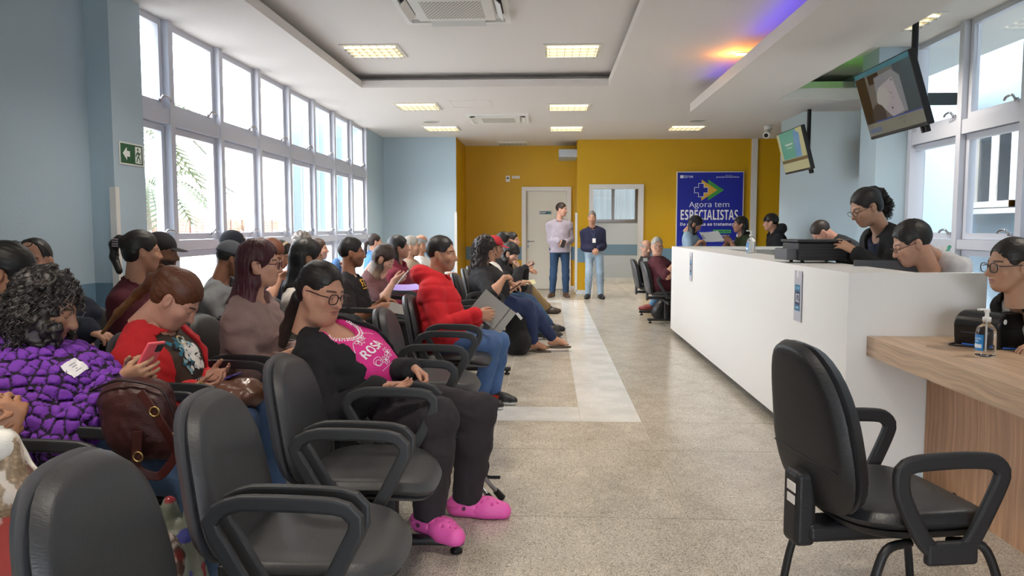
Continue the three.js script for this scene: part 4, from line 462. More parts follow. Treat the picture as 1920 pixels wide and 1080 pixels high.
function hairGeo(h, o, cell, dn) {                 // in head axes; dn: gravity in head axes
  const base = lin(h.c), tip = lin(h.c2 ?? h.c), t = h.t ?? 0.008, prims = [], fh = h.fore ?? 0, st = h.style;
  prims.push([ell([0, 0.038, -0.014], st === 'short' && !h.coverEars ? [0.0742 + t * 0.35, 0.087 + t, 0.0965 + t * 0.7] : [0.0755 + t, 0.087 + t, 0.097 + t]), 0]);
  if (st !== 'short' && st !== 'bald') prims.push([ell([0, -0.005, -0.045], [0.070 + t, 0.075, 0.06 + t]), 0.02]);
  const D = A(dn), back = V(0, 0, -1), out = [];
  const chain = (pts, r0, r1, k = 0.025) => { for (let i = 0; i < pts.length - 1; i++) out.push([cap(pts[i], pts[i + 1], lerp(r0, r1, i / (pts.length - 1)), lerp(r0, r1, (i + 1) / (pts.length - 1))), k]); };
  if (st === 'long') { const len = h.len ?? 0.32; for (let i = 0; i < 9; i++) { const a = (i / 8 - 0.5) * (h.wrap ?? 3.6), s = V(Math.sin(a) * 0.068, 0.0, -Math.cos(a) * 0.078 - 0.012), o2 = V(Math.sin(a), 0, -Math.cos(a)), f = h.fall ? A(h.fall) : V(0, 0, 0); chain([s, mad(s, D, 0.10, o2, 0.012), mad(s, D, len * 0.6, o2, 0.03, f, 0.5), mad(s, D, len * (0.92 + 0.1 * Math.sin(i * 2.1)), o2, 0.025, f, 1)], 0.03, h.tipR ?? 0.018); } }
  if (st === 'pony') { const s = V(...(h.tie ?? [0, 0.03, -0.115])), q = h.pts ? h.pts.map((p) => V(...p)) : [mad(s, back, 0.03, D, 0.02), mad(s, back, 0.045, D, 0.12), mad(s, back, 0.03, D, h.len ?? 0.26)]; chain([s, ...q], h.r0 ?? 0.024, h.r1 ?? 0.012, 0.02); }
  if (st === 'bun') prims.push([ell(h.tie ?? [0, 0.03, -0.125], [0.042, 0.04, 0.036]), 0.01]);
  if (h.tail) chain(h.tail, h.r0 ?? 0.03, h.r1 ?? 0.015, 0.02);
  if (st === 'tail') prims.length = 0;
  const f = fieldOf([...prims, ...out], cell, 0.05);
  if (st !== 'tail') {
  f.cut(ell([0, -0.048 + fh + (st === 'short' ? 0.010 : 0), 0.085], [h.faceW ?? 0.066, 0.104, 0.078]), 0.012);
  for (const s of [-1, 1]) if (!h.coverEars) f.cut(ell([s * 0.085, -0.022, -0.004], [0.030, 0.042, 0.034]), 0.008);
  if (st === 'short' && !h.coverEars) for (const s of [-1, 1]) f.cut(ell([s * 0.095, -0.035, 0.03], [0.034, 0.062, 0.07]), 0.012);
  if (st === 'short' || st === 'bald') { f.cut(ell([0, -0.14, 0.03], [0.13, 0.105, 0.2]), 0.01); f.clip((x, y, z) => -0.075 - y + 0.0 * z); }
  if (st === 'bald') f.cut(ell([0, 0.12, 0.03], [0.10, 0.085, 0.125]), 0.01); }
  if (h.bangs) { f.add(ell([0, 0.045, 0.075], [0.062, 0.035, 0.03]), 0.015); }
  const fr = h.curl ?? 0, amp = h.amp ?? 0.0022, pull = st === 'pony' || st === 'bun';
  const strand = (x, y, z) => fr ? noise(x * 55, y * 55, z * 55) * 2.2 * fr + noise(x * 110, y * 110, z * 110) * fr : pull && y > -0.06 && z > -0.13 ? noise(Math.atan2(y - 0.03, x) * 26, z * 9, Math.hypot(x, y) * 14) + 0.5 * noise(Math.atan2(y - 0.03, x) * 60, z * 14, 3) : noise(Math.atan2(x, -z - 0.02) * 24, y * 8, x * 10) + 0.6 * noise(Math.atan2(x, -z - 0.02) * 60, y * 12, 7);
  f.bend((x, y, z) => amp * (fr ? 1 : 1) * strand(x, y, z));
  return f.mesh((x, y, z) => { const k = strand(x, y, z), v = clamp(1 + 0.28 * k, 0.5, 1.8), tt = h.c2 ? (h.mix ? h.mix(x, y, z, k) : sst(-0.02, -0.25, y)) : 0; return [lerp(base[0], tip[0], tt) * v, lerp(base[1], tip[1], tt) * v, lerp(base[2], tip[2], tt) * v]; });
}
function handPrims(w, dir, palm, side, curl, size = 1, spread = 0.06, thumb = 0.5) {   // side +1 left hand
  const d = dir.clone().normalize(), n = palm.clone().sub(d.clone().multiplyScalar(palm.dot(d))).normalize(), x = new THREE.Vector3().crossVectors(d, n).multiplyScalar(-side), P = [];   // x: towards the thumb
  const kn = [[0.030, 0.088], [0.010, 0.092], [-0.010, 0.088], [-0.028, 0.080]], len = [0.070, 0.078, 0.072, 0.056];
  for (let i = 0; i < 4; i++) { const k = mad(w, x, kn[i][0] * size, d, kn[i][1] * size); P.push([cap(mad(w, x, kn[i][0] * 0.55 * size), k, 0.0145 * size, 0.0115 * size), 0.014]); }
  P.push([ell(mad(w, x, 0.022 * size, d, 0.035 * size, n, 0.006 * size), [0.016 * size, 0.016 * size, 0.028 * size], [x, n, d]), 0.012]);
  for (let i = 0; i < 4; i++) { let p = mad(w, x, kn[i][0] * size, d, kn[i][1] * size), a = curl * 0.75 + 0.06 * i * curl, r = 0.0094 * size; const sx = (1.5 - i) * spread; for (let s = 0; s < 3; s++) { const L = len[i] * size * [0.46, 0.31, 0.23][s], v = mad(V(0, 0, 0), d, Math.cos(a), n, Math.sin(a), x, sx).normalize(), q = mad(p, v, L); P.push([cap(p, q, r, r * 0.9), s ? 0.003 : 0.006]); p = q; r *= 0.9; a += curl * 1.0; } }
  let p = mad(w, x, 0.022 * size, d, 0.022 * size, n, 0.006), a = 0.85 - thumb * 0.5; for (let s = 0; s < 3; s++) { const v = mad(V(0, 0, 0), d, Math.cos(a), x, Math.sin(a), n, 0.35 + 0.3 * thumb).normalize(), q = mad(p, v, [0.038, 0.034, 0.026][s] * size); P.push([cap(p, q, [0.0135, 0.0108, 0.0098][s] * size, [0.0108, 0.0098, 0.0078][s] * size), 0.008]); p = q; a -= 0.28; }
  return P;
}
function patch(f, c, u, v, dir, w, h, nx, ny, tex, name, parent, base, off = 0.003, rough = 0.7) {        // print that lies on the cloth
  const g = new THREE.PlaneGeometry(w, h, nx, ny), p = g.attributes.position; for (let i = 0; i < p.count; i++) { const q = mad(c, u, p.getX(i), v, p.getY(i), dir, -0.16); let t = 0, last = 9; for (; t < 0.34; t += 0.004) { last = f.at(q.x + dir.x * t, q.y + dir.y * t, q.z + dir.z * t); if (last < 0) break; } const r = mad(q, dir, t - 0.004 * (last < 0 ? 0.5 : 0) - off); p.setXYZ(i, r.x - base.x, r.y - base.y, r.z - base.z); } g.computeVertexNormals();
  return part(parent, name, g, new THREE.MeshStandardMaterial({ map: tex, transparent: true, alphaTest: 0.4, roughness: rough, side: THREE.DoubleSide, polygonOffset: true, polygonOffsetFactor: -2 }));
}
let person0 = 0;
function person(o) {
  const Z = Math.max(1.5, -A(o.hip).z), ch = o.cells?.[0] ?? clamp(Z * 0.00108, 0.0038, 0.0085), cc = o.cells?.[1] ?? clamp(Z * 0.0023, 0.0085, 0.016), s = o.s ?? 1, hs = o.hs ?? s, g = o.girth ?? 1, fem = o.fem ?? false, F = dirOf(o.face ?? 0), L = leftOf(F), U = V(0, 1, 0), hip = A(o.hip), head = A(o.head);
  const base = V(hip.x, 0, hip.z), t = thing('person', o.label, 'person', [base.x, 0, base.z]), put = (geo) => geo.translate(-base.x, 0, -base.z), floorY = o.floorY ?? 0;
  // head axes
  const ha = (o.hy ?? o.face ?? 0) * Math.PI / 180, hp = (o.hp ?? 0) * Math.PI / 180, hr = (o.hr ?? 0) * Math.PI / 180; const hf = V(Math.cos(hp) * Math.cos(ha), -Math.sin(hp), Math.cos(hp) * Math.sin(ha)); let hl = V(Math.sin(ha), 0, -Math.cos(ha)), hu = new THREE.Vector3().crossVectors(hf, hl); hl.applyAxisAngle(hf, hr); hu.applyAxisAngle(hf, hr); const HM = new THREE.Matrix4().makeBasis(hl, hu, hf).scale(V(hs, hs, hs)).setPosition(head), inv = HM.clone().invert(), toHead = (p) => p.clone().applyMatrix4(inv), fromHead = (x, y, z) => V(x, y, z).applyMatrix4(HM);
  const dn = V(0, -1, 0).transformDirection(inv);
  // trunk
  const tu0 = head.clone().sub(hip).normalize(), nb = o.nbAt ? A(o.nbAt) : mad(head, hu, -0.115 * hs, hf, -0.035 * hs, tu0, -0.095 * s), tu = nb.clone().sub(hip).normalize(), tl = mad(L, tu, -L.dot(tu)).normalize(), tf = new THREE.Vector3().crossVectors(tl, tu), B = [tl, tu, tf], H = nb.distanceTo(hip), sw = (fem ? 0.152 : 0.178) * s * (0.8 + 0.2 * g), sc = mad(nb, tu, -0.06 * s, tf, -0.005), SH = [1, -1].map((k) => mad(sc, tl, k * sw, tf, o.hunch ?? 0.01, tu, -0.018 * s)), bel = o.belly ?? 1, gw = s * (0.45 + 0.55 * g);
  const trunk = (e) => { const P = [[ell(mad(hip, tu, 0.02), [0.165 * gw + e, 0.125 * s + e, 0.122 * gw + e], B), 0], [ell(mad(hip, tu, H * 0.36, tf, 0.02 * bel * g), [0.145 * gw + e, 0.17 * s + e, 0.108 * gw * bel + e], B), 0.08], [ell(mad(hip, tu, H * 0.68), [0.150 * gw + e, 0.17 * s + e, 0.105 * gw + e], B), 0.08], [cap(mad(SH[0], tl, -0.035), mad(SH[1], tl, 0.035), 0.05 * s + e), 0.07]]; for (const q of SH) P.push([cap(mad(nb, tu, 0.0), q, 0.042 * s + e, 0.047 * s + e), 0.04]); if (fem) for (const k of [-1, 1]) P.push([ell(mad(hip, tu, H * 0.6, tf, 0.072 * gw, tl, k * 0.07 * gw), [0.068 * gw + e, 0.066 * s + e, 0.06 * gw + e], B), 0.04]); return P; };
  // arms
  const arms = [1, -1].map((k, i) => { const h = (i ? o.handR : o.handL) ?? {}, w0 = h.at ? A(h.at) : mad(hip, F, 0.30, L, k * 0.10, U, 0.13), pole = h.pole ? A(h.pole) : mad(V(0, -0.75, 0), F, -0.65, L, k * 0.45), r = ik(SH[i], w0, 0.285 * s, 0.25 * s, pole); return { S: SH[i], E: r.mid, W: r.end, k, h, dir: h.dir ? A(h.dir).normalize() : mad(r.end.clone().sub(r.mid).normalize(), V(0, -1, 0), 0.2).normalize(), palm: h.palm ? A(h.palm) : V(0, -1, 0) }; });
  const ag = o.armG ?? (0.75 + 0.25 * g);
  const armPrims = (q, e, len) => { const P = []; const a1 = clamp(len, 0, 1), a2 = clamp(len - 1, 0, 1), r0 = 0.053 * s * ag + e, r1 = 0.043 * s * ag + e, r2 = 0.029 * s + e * 1.1; P.push([cap(q.S, q.S.clone().lerp(q.E, a1), r0, lerp(r0, r1, a1)), 0.028]); if (a2 > 0) { const m = q.E.clone().lerp(q.W, 0.35); P.push([cap(q.E, q.E.clone().lerp(q.W, Math.min(a2, 0.35)), r1, r1 * 0.99), 0.03]); if (a2 > 0.35) P.push([cap(m, q.E.clone().lerp(q.W, a2), r1, lerp(r1, r2, (a2 - 0.35) / 0.65)), 0.02]); } return P; };
  // legs
  const legs = [1, -1].map((k, i) => { const ft = (i ? o.footR : o.footL), a0 = ft ? A(ft) : o.stand ? mad(V(hip.x, floorY + 0.085, hip.z), L, k * 0.1) : mad(V(hip.x, floorY + 0.085, hip.z), F, 0.46, L, k * 0.11), J = mad(hip, L, k * 0.088 * gw), kp = o.kneePole ? A(o.kneePole) : o.stand ? F : mad(U, F, 0.6, L, k * (o.kneeOut ?? 0.0)), r = ik(J, a0, 0.43 * s, 0.42 * s, kp), fd = (i ? o.footDirR : o.footDirL), fdir = fd !== undefined ? dirOf(fd) : F; return { J, K: r.mid, A: r.end, k, f: fdir }; });
  const lg = o.legG ?? (0.7 + 0.3 * g), legPrims = (q, e, flare = 0) => [[cap(q.J, q.K, 0.082 * s * lg + e, 0.057 * s * lg + e), 0.05], [cap(q.K, q.K.clone().lerp(q.A, 0.35), 0.057 * s * lg + e, 0.056 * s * lg + e), 0.03], [cap(q.K.clone().lerp(q.A, 0.35), q.A.clone().lerp(q.K, 0.04), 0.056 * s * lg + e, 0.036 * s + e + flare), 0.03]];
  const folds = (amp, sc2 = 1, fin = cc > 0.011 ? 0.15 : 0.4) => (x, y, z) => { const w = noise(x * 7 * sc2, y * 7 * sc2, z * 7 * sc2); return amp * (1 - 2 * Math.abs(noise(x * 11 * sc2 + w, y * 15 * sc2 + w * 1.5, z * 11 * sc2))) + amp * fin * noise(x * 34, y * 30, z * 34); };
  const colorize = (c) => typeof c === 'function' ? c : (() => { const q = lin(c); return (x, y, z) => { const k = 1 + 0.05 * noise(x * 26, y * 26, z * 26) + 0.06 * noise(x * 90, y * 90, z * 90); return [q[0] * k, q[1] * k, q[2] * k]; }; })();
  // ---- body: trunk and limbs on a coarse grid, head and hands on fine ones, joined into one mesh
  const skinC = lin(o.skin), skinFn = (x, y, z) => { const k = 1 + 0.05 * noise(x * 40, y * 40, z * 40); return [skinC[0] * k, skinC[1] * k, skinC[2] * k]; };
  const bp = trunk(-0.012); bp.push([cap(mad(nb, tu, -0.03), mad(head, hu, -0.05 * hs, hf, -0.03 * hs), (o.neckR ?? 0.052) * hs * 1.12, (o.neckR ?? 0.052) * hs * 0.98), 0.03]); for (const q of arms) bp.push(...armPrims(q, 0, 2)); if (o.bareLegs) for (const q of legs) bp.push(...legPrims(q, 0));
  const bodyF = fieldOf(bp, Math.max(cc * 1.6, 0.017)), geos = [put(bodyF.mesh(skinFn))];
  if (!o.headless) { const hg = headField(o, ch / hs).mesh(headColor(o)); hg.applyMatrix4(HM); geos.push(put(hg)); }
  for (const q of arms) if (!q.h.hide) { const hc = o.noHands ? 0.009 : clamp(ch * 1.25, 0.0042, 0.0075); const hf2 = fieldOf(handPrims(q.W, q.dir, q.palm, q.k, q.h.curl ?? 0.45, (o.handS ?? (fem ? 0.93 : 1.02)) * s, q.h.spread ?? 0.06, q.h.thumb ?? 0.5).concat([[cap(mad(q.W, q.dir, -0.0), q.W.clone().lerp(q.E, 0.18), 0.024 * s, 0.028 * s), 0.02]]), hc); geos.push(put(hf2.mesh(skinFn))); }
  for (const q of legs) if (o.shoes?.type === 'flip' || o.shoes?.type === 'bare') { const fy = floorY + (q.A.y - floorY - 0.085), P = [[cap(q.A, q.A.clone().lerp(q.K, 0.2), 0.036, 0.04), 0.02], [cap(mad(q.A, q.f, -0.03, U, -0.05), mad(q.A, q.f, 0.12, U, -0.055), 0.03, 0.026), 0.03], [cap(q.A, mad(q.A, q.f, 0.1, U, -0.045), 0.034, 0.026), 0.03]]; for (let i = 0; i < 5; i++) { const x = mad(V(0, 0, 0), leftOf(q.f), -q.k * (0.03 - i * 0.014)); P.push([cap(mad(q.A, q.f, 0.115, U, -0.06, x, 1), mad(q.A, q.f, 0.165 - i * 0.009, U, -0.064, x, 1.1), 0.012 - i * 0.0008, 0.010 - i * 0.0008), 0.01]); } const ff = fieldOf(P, 0.007); geos.push(put(ff.mesh(skinFn))); }
  const body = part(t, 'body', join(geos), MP.skin), bodyObj = { t, base, F, L, tu, tl, tf, B, H, nb, hip, head, HM, hf, hl, hu, fromHead, arms, legs, put, body };
  // ---- tops
  const garment = (c, name) => {
    const e = c.e ?? 0.012, len = c.sleeve ?? 2, P = trunk(e);
    if (c.hood) for (let i = 0; i < 10; i++) { const a = (i / 9 - 0.5) * 4.6, b = ((i + 1) / 9 - 0.5) * 4.6, r = 0.10, pt = (q) => mad(nb, tl, Math.sin(q) * r * 1.05, tf, -Math.cos(q) * r - 0.015, tu, 0.045 + 0.035 * Math.cos(q)); P.push([cap(pt(a), pt(b), 0.045 + 0.02 * Math.cos(a), 0.045 + 0.02 * Math.cos(b)), 0.03]); }
    if (c.high) P.push([cap(mad(nb, tu, -0.02), mad(nb, tu, c.high, tf, 0.01), 0.082, 0.078), 0.03]);
    if (c.skirt) { P.push([cap(legs[0].J, legs[0].K, 0.10 * s * lg, 0.085 * s * lg), 0.06], [cap(legs[1].J, legs[1].K, 0.10 * s * lg, 0.085 * s * lg), 0.08], [cap(legs[0].K, legs[0].K.clone().lerp(legs[0].A, c.skirt), 0.085, 0.09), 0.06], [cap(legs[1].K, legs[1].K.clone().lerp(legs[1].A, c.skirt), 0.085, 0.09), 0.08], [cap(legs[0].K.clone().lerp(legs[1].K, 0.5), legs[0].J.clone().lerp(legs[1].J, 0.5), 0.08, 0.1), 0.08]); }
    if (o.stand && !c.skirt && (c.hem ?? 0.06) > 0.05) P.push([ell(mad(hip, tu, -(c.hem ?? 0.06) * 0.8), [0.162 * gw + e, 0.13 * s, 0.122 * gw + e], B), 0.05]);
    const AP = []; for (const q of arms) AP.push(...armPrims(q, e * 0.85, len));
    const f = fieldOf(P.concat(AP), c.cell ?? (name === 'shirt' && o.under ? cc * 1.35 : cc)); f.d.fill(9); for (const [p, k] of P) f.add(p, k);
    if (!c.skirt) { const hem = mad(hip, tu, -(c.hem ?? 0.06)); f.clip((x, y, z) => -((x - hem.x) * tu.x + (y - hem.y) * tu.y + (z - hem.z) * tu.z)); }
    if (c.open) { const [w0, w1] = c.open; f.clip((x, y, z) => { const dx = x - hip.x, dy = y - hip.y, dz = z - hip.z, a = dx * tl.x + dy * tl.y + dz * tl.z, v = (dx * tu.x + dy * tu.y + dz * tu.z) / H, w = dx * tf.x + dy * tf.y + dz * tf.z; return w < -0.02 || v > 1.02 ? -1 : lerp(w0, w1, clamp(v, 0, 1)) - Math.abs(a - (c.openX ?? 0)); }); }
    for (const [p, k] of AP) f.add(p, k);
    const fd0 = folds(c.fold ?? 0.005, c.foldS ?? 1), hemP = mad(hip, tu, -(c.hem ?? 0.06)), fd = (x, y, z) => fd0(x, y, z) * (c.skirt ? 1 : sst(0, 0.05, Math.abs((x - hemP.x) * tu.x + (y - hemP.y) * tu.y + (z - hemP.z) * tu.z))); if (c.shape) f.bend(c.shape(bodyObj)); f.bend(fd);
    if (!c.high) f.cut(cap(mad(nb, tu, 0.0, tf, 0.03), mad(head, hu, -0.02), c.neck ?? 0.066, 0.09), 0.006);
    if (c.scoop) f.cut(ell(mad(nb, tu, -0.035 * c.scoop, tf, 0.10), [0.055 * c.scoop, 0.06 * c.scoop, 0.09], B), 0.006);
    const col = c.colorFn ? c.colorFn(bodyObj) : colorize(c.c); const m = part(t, name, put(f.mesh(col)), c.shiny ? MP.shiny : MP.cloth); bodyObj[name] = { f, m };
    if (c.collar) { const P2 = []; for (let i = 0; i < 14; i++) { const pt = (q) => { const r = 0.068 + 0.004 * Math.cos(q); return mad(nb, tl, Math.sin(q) * r, tf, -Math.cos(q) * r + 0.018, tu, 0.022 + 0.022 * Math.cos(q)); }; const a = (i / 14 - 0.5) * 5.6, b = ((i + 1) / 14 - 0.5) * 5.6; P2.push([cap(pt(a), pt(b), 0.013, 0.013), 0.008]); } part(m, 'collar', put(fieldOf(P2, cc * 0.6).mesh(colorize(c.collar === true ? c.c : c.collar))), MP.cloth); }
    if (c.cuff) for (const q of arms) { const a = q.E.clone().lerp(q.W, 0.8), b = q.E.clone().lerp(q.W, 1.02); part(m, 'cuff', put(fieldOf([[cap(a, b, 0.036 * s, 0.034 * s), 0]], cc * 0.8).mesh(colorize(c.cuff))), MP.cloth); }
    return f;
  };
  if (o.under) garment(o.under, 'shirt'); if (o.top) garment(o.top, o.top.name ?? (o.under ? 'jacket' : 'shirt'));
  // ---- trousers
  if (o.pants && !o.noLegs) { const e = o.pants.e ?? 0.012, P = [[ell(mad(hip, tu, 0.01), [0.165 * gw + e * 0.6, 0.13 * s, 0.122 * gw + e * 0.6], B), 0]]; for (const q of legs) P.push(...legPrims(q, e, o.pants.flare ?? 0.012).map(([p, k]) => [p, k])); const f = fieldOf(P, o.vis ? cc : Math.max(cc * 1.7, 0.022)); f.bend(folds(o.pants.fold ?? 0.004, 1.3)); f.clip((x, y, z) => ((x - hip.x) * tu.x + (y - hip.y) * tu.y + (z - hip.z) * tu.z) - 0.12); for (const q of legs) { const d = q.A.clone().sub(q.K).normalize(); f.clip((x, y, z) => (Math.abs(x - q.A.x) + Math.abs(z - q.A.z) + Math.abs(y - q.A.y) < 0.4 && Math.hypot(x - q.A.x, z - q.A.z) < 0.11) ? ((x - q.A.x) * d.x + (y - q.A.y) * d.y + (z - q.A.z) * d.z) - (o.pants.hem ?? 0.015) : -1); } const q0 = lin(o.pants.c); const jean = o.pants.jean; part(t, 'trousers', put(f.mesh((x, y, z) => { const k = 1 + 0.05 * noise(x * 90, y * 20, z * 90) + (jean ? 0.22 * noise(x * 6, y * 6, z * 6) + 0.1 * noise(x * 260, y * 260, z * 260) : 0); return [q0[0] * k, q0[1] * k, q0[2] * k]; })), MP.cloth); }
  // ---- shoes
  if (o.shoes && !o.noLegs && o.shoes.type !== 'bare') for (const q of legs) {
    const y0 = q.A.y - 0.085, ty = o.shoes.type ?? 'shoe', up = (p, v) => V(p.x, y0 + v, p.z), heel = up(mad(q.A, q.f, -0.045), 0.042), ball = up(mad(q.A, q.f, 0.10), 0.036), toe = up(mad(q.A, q.f, 0.165), 0.03), k = q.k, lat = leftOf(q.f); const wide = ty === 'croc' ? 1.22 : 1;
    if (ty === 'flip') { const sh = new THREE.Shape(); sh.absellipse(0.03, 0, 0.135, 0.045, 0, Math.PI * 2); const gs = new THREE.ExtrudeGeometry(sh, { depth: 0.014, bevelEnabled: true, bevelSize: 0.003, bevelThickness: 0.003, bevelSegments: 1, curveSegments: 20 }); gs.rotateX(-Math.PI / 2); gs.rotateY(Math.atan2(-q.f.z, q.f.x)); gs.translate(mad(q.A, q.f, 0.03).x, q.A.y - 0.105, mad(q.A, q.f, 0.03).z); const m = part(t, 'sandal', put(gs), mat(o.shoes.c, 0.7)); part(m, 'strap', put(tube([mad(q.A, q.f, 0.05, lat, 0.045, U, -0.08), mad(q.A, q.f, 0.11, lat, 0.01, U, -0.032), mad(q.A, q.f, 0.05, lat, -0.045, U, -0.08)], 0.007)), mat(o.shoes.c, 0.7)); continue; }
    const P = [[cap(heel, ball, 0.040 * wide, 0.043 * wide), 0], [cap(ball, toe, 0.044 * wide, 0.036 * wide), 0.02], [cap(mad(ball, lat, 0.012), mad(toe, lat, 0.01, q.f, -0.02), 0.034 * wide, 0.028 * wide), 0.02], [cap(q.A.clone().setY(y0 + (ty === 'croc' ? 0.06 : 0.085)), heel, 0.041, 0.04), 0.03], [cap(q.A.clone().setY(y0 + (ty === 'croc' ? 0.055 : 0.075)), ball, 0.040, 0.036), 0.03]]; const f = fieldOf(P, o.vis ? clamp(Z * 0.0018, 0.0055, 0.012) : 0.018); f.clip((x, y, z) => y0 + 0.003 - y); const a0 = lin(o.shoes.c), so = lin(o.shoes.sole ?? '#0c0c0c'), ac = lin(o.shoes.accent ?? o.shoes.c), hh = o.shoes.soleH ?? 0.02;
    if (ty === 'croc') { for (let i = 0; i < 13; i++) { const u = [0.07, 0.07, 0.07, 0.095, 0.095, 0.12, 0.12, 0.12, 0.145, 0.145, 0.165, 0.05, 0.05][i], v = [-0.03, 0, 0.03, -0.016, 0.016, -0.03, 0, 0.03, -0.015, 0.015, 0, -0.045, 0.045][i]; const c0 = up(mad(q.A, q.f, u, lat, v), 0.03), c1 = up(mad(q.A, q.f, u + 0.01, lat, v * 1.25), 0.16); f.cut(cap(c0, c1, 0.0048), 0.001); } }
    const sm = part(t, 'shoe', put(f.mesh((x, y, z) => { const dy = y - y0; if (dy < hh) return so; const w = (x - q.A.x) * q.f.x + (z - q.A.z) * q.f.z; return o.shoes.accent && Math.abs(w - 0.03) < 0.035 && dy < 0.07 ? ac : a0; })), ty === 'shoe' ? MP.shiny : MP.rubber);
    if (ty === 'croc') { const pt = (a) => mad(V(q.A.x, y0 + 0.055, q.A.z), q.f, -0.03 - 0.06 * Math.cos(a), lat, 0.052 * Math.sin(a)); part(sm, 'heel_strap', put(flatTube([pt(-1.6), pt(-1), pt(-0.4), pt(0.4), pt(1), pt(1.6)].map((v) => [v.x, v.y, v.z]), 0.018, 0.005, false, 20)), mat(o.shoes.c, 0.5)); for (const e2 of [-1, 1]) part(sm, 'rivet', put(rod(mad(V(q.A.x, y0 + 0.05, q.A.z), lat, e2 * 0.05).toArray(), mad(V(q.A.x, y0 + 0.05, q.A.z), lat, e2 * 0.062).toArray(), 0.009)), mat(0x6b3a55, 0.5)); }
  }
  // ---- hair, cap, glasses
  if (o.hair && !o.headless) for (const h of [o.hair].flat()) { if (h.ptsW) h.tail = h.ptsW.map((p) => toHead(A(p))); const hg = hairGeo(h, o, Math.max(ch * 1.25, 0.0042), dn.toArray()); const h0 = h.curls ? hg.clone() : null; hg.applyMatrix4(HM); const gs = [put(hg)]; if (h.curls) { const cs = []; const bc = lin(h.c), gc = lin(h.c2 ?? h.c); for (let i = 0; i < h.curls; i++) { const a = rr(-Math.PI, Math.PI), el2 = rr(h.low ?? -0.75, 1.45), R0 = h.R ?? [0.105, 0.115, 0.125]; const hv = h0.attributes.position, hi2 = Math.floor(rnd() * hv.count); let p = V(hv.getX(hi2), hv.getY(hi2), hv.getZ(hi2)); if (!h.tail && p.z > 0.0 && p.y < 0.05) continue;  const L2 = rr(0.04, 0.08) * (h.cl ?? 1), rc = rr(0.004, 0.008), ph = rr(0, 6), pts = [], D = dn.clone().multiplyScalar(0.8).add(p.clone().setY(0).normalize().multiplyScalar(0.25)).normalize(), e1 = V(1, 0, 0).cross(D).normalize(), e2 = D.clone().cross(e1); for (let j = 0; j <= 9; j++) { const q = j / 9, an = ph + q * 11; pts.push(mad(p, D, q * L2, e1, Math.cos(an) * rc, e2, Math.sin(an) * rc)); } const tg = new THREE.TubeGeometry(new THREE.CatmullRomCurve3(pts), 14, h.cr ?? 0.0018, 3); const gk = rnd() < (h.grey ?? 0) ? 1 : 0, vv = rr(0.7, 1.4); cs.push(fillColor(tg, [lerp(bc[0], gc[0], gk) * vv, lerp(bc[1], gc[1], gk) * vv, lerp(bc[2], gc[2], gk) * vv])); } const cg = mergeGeometries(cs); cg.applyMatrix4(HM); gs.push(put(cg)); } const hm = part(t, 'hair', join(gs), MP.hair); if (h.tieC) { const tp = h.ptsW ? A(h.ptsW[0]) : fromHead(...(h.tie ?? [0, 0.03, -0.118])); part(hm, 'hair_tie', put(fieldOf([[ell(tp, [0.03, 0.03, 0.022], [hl, hu, hf]), 0]], 0.006).mesh(lin(h.tieC))), MP.cloth); } }
  if (o.cap) { const c = o.cap, f = fieldOf([[ell([0, 0.045, -0.012], [0.090, 0.098, 0.108]), 0]], ch * 1.2 + 0.001); f.clip((x, y, z) => 0.034 - y - 0.12 * (z + 0.0) * 0); const cg = f.mesh(c.colorFn ?? colorize(c.c)); cg.applyMatrix4(HM); const cm = part(t, 'cap', put(cg), MP.cloth); const vz = padGeo(pad(0.078, 0.05, 2.6, -0.1, 0.003, 0.003, 8), (u, v, w) => [u, 0.036 + w - 2.6 * u * u - 0.25 * (v + 0.0), 0.112 + v * 1.15]); vz.applyMatrix4(HM); fillColor(vz, lin(c.visor ?? c.c)); part(cm, 'visor', put(vz), MP.cloth); if (c.badge) { const bg = ell(fromHead(0, 0.085, 0.078), [0.022 * hs, 0.02 * hs, 0.012 * hs], [hl, hu, hf]); part(cm, 'emblem', put(fieldOf([[bg, 0]], 0.005).mesh((x, y, z) => noise(x * 120, y * 120, z * 120) > 0.1 ? lin(c.badge) : [0.6, 0.6, 0.55])), MP.cloth); } }
  if (o.glasses) { const c = o.glasses, gm = mat(c.c, 0.35), rim = (k) => { const p = []; for (let i = 0; i < 16; i++) { const a = i / 16 * 6.2832, n = 2.8, kk = Math.pow(Math.pow(Math.abs(Math.cos(a)), n) + Math.pow(Math.abs(Math.sin(a)), n), -1 / n); p.push(V(k * 0.034 + Math.cos(a) * kk * 0.026, -0.007 + Math.sin(a) * kk * (c.h ?? 0.020), 0.104 - 0.10 * Math.pow(Math.abs(k * 0.034 + Math.cos(a) * kk * 0.026), 1) * 0.12)); } return p; }; const r = c.r ?? 0.0022, dy = c.up ?? 0, tr2 = (g2) => { if (c.up) { g2.rotateX(c.rx ?? -0.5); g2.translate(0, c.up, c.uz ?? 0); } g2.applyMatrix4(HM); return put(g2); }; const gg = part(t, 'glasses', [tr2(tube(rim(1), r, true, 40, 6)), tr2(tube(rim(-1), r, true, 40, 6)), tr2(tube([V(-0.009, 0, 0.104), V(0, 0.003, 0.106), V(0.009, 0, 0.104)], r, false, 8, 6)), ...[1, -1].map((k) => tr2(tube([V(k * 0.059, 0.001, 0.096), V(k * 0.074, 0.001, 0.07), V(k * 0.079, 0.002, 0.0), V(k * 0.079, -0.015, -0.025)], r, false, 20, 6)))], gm); for (const k of [1, -1]) { const sh = new THREE.Shape(rim(k).map((p) => new THREE.Vector2(p.x, p.y))), lg2 = new THREE.ShapeGeometry(sh); lg2.translate(0, 0, 0.1025); part(gg, 'lens', tr2(lg2), MP.lens); } }
  if (o.extra) o.extra(bodyObj);
  return bodyObj;
}
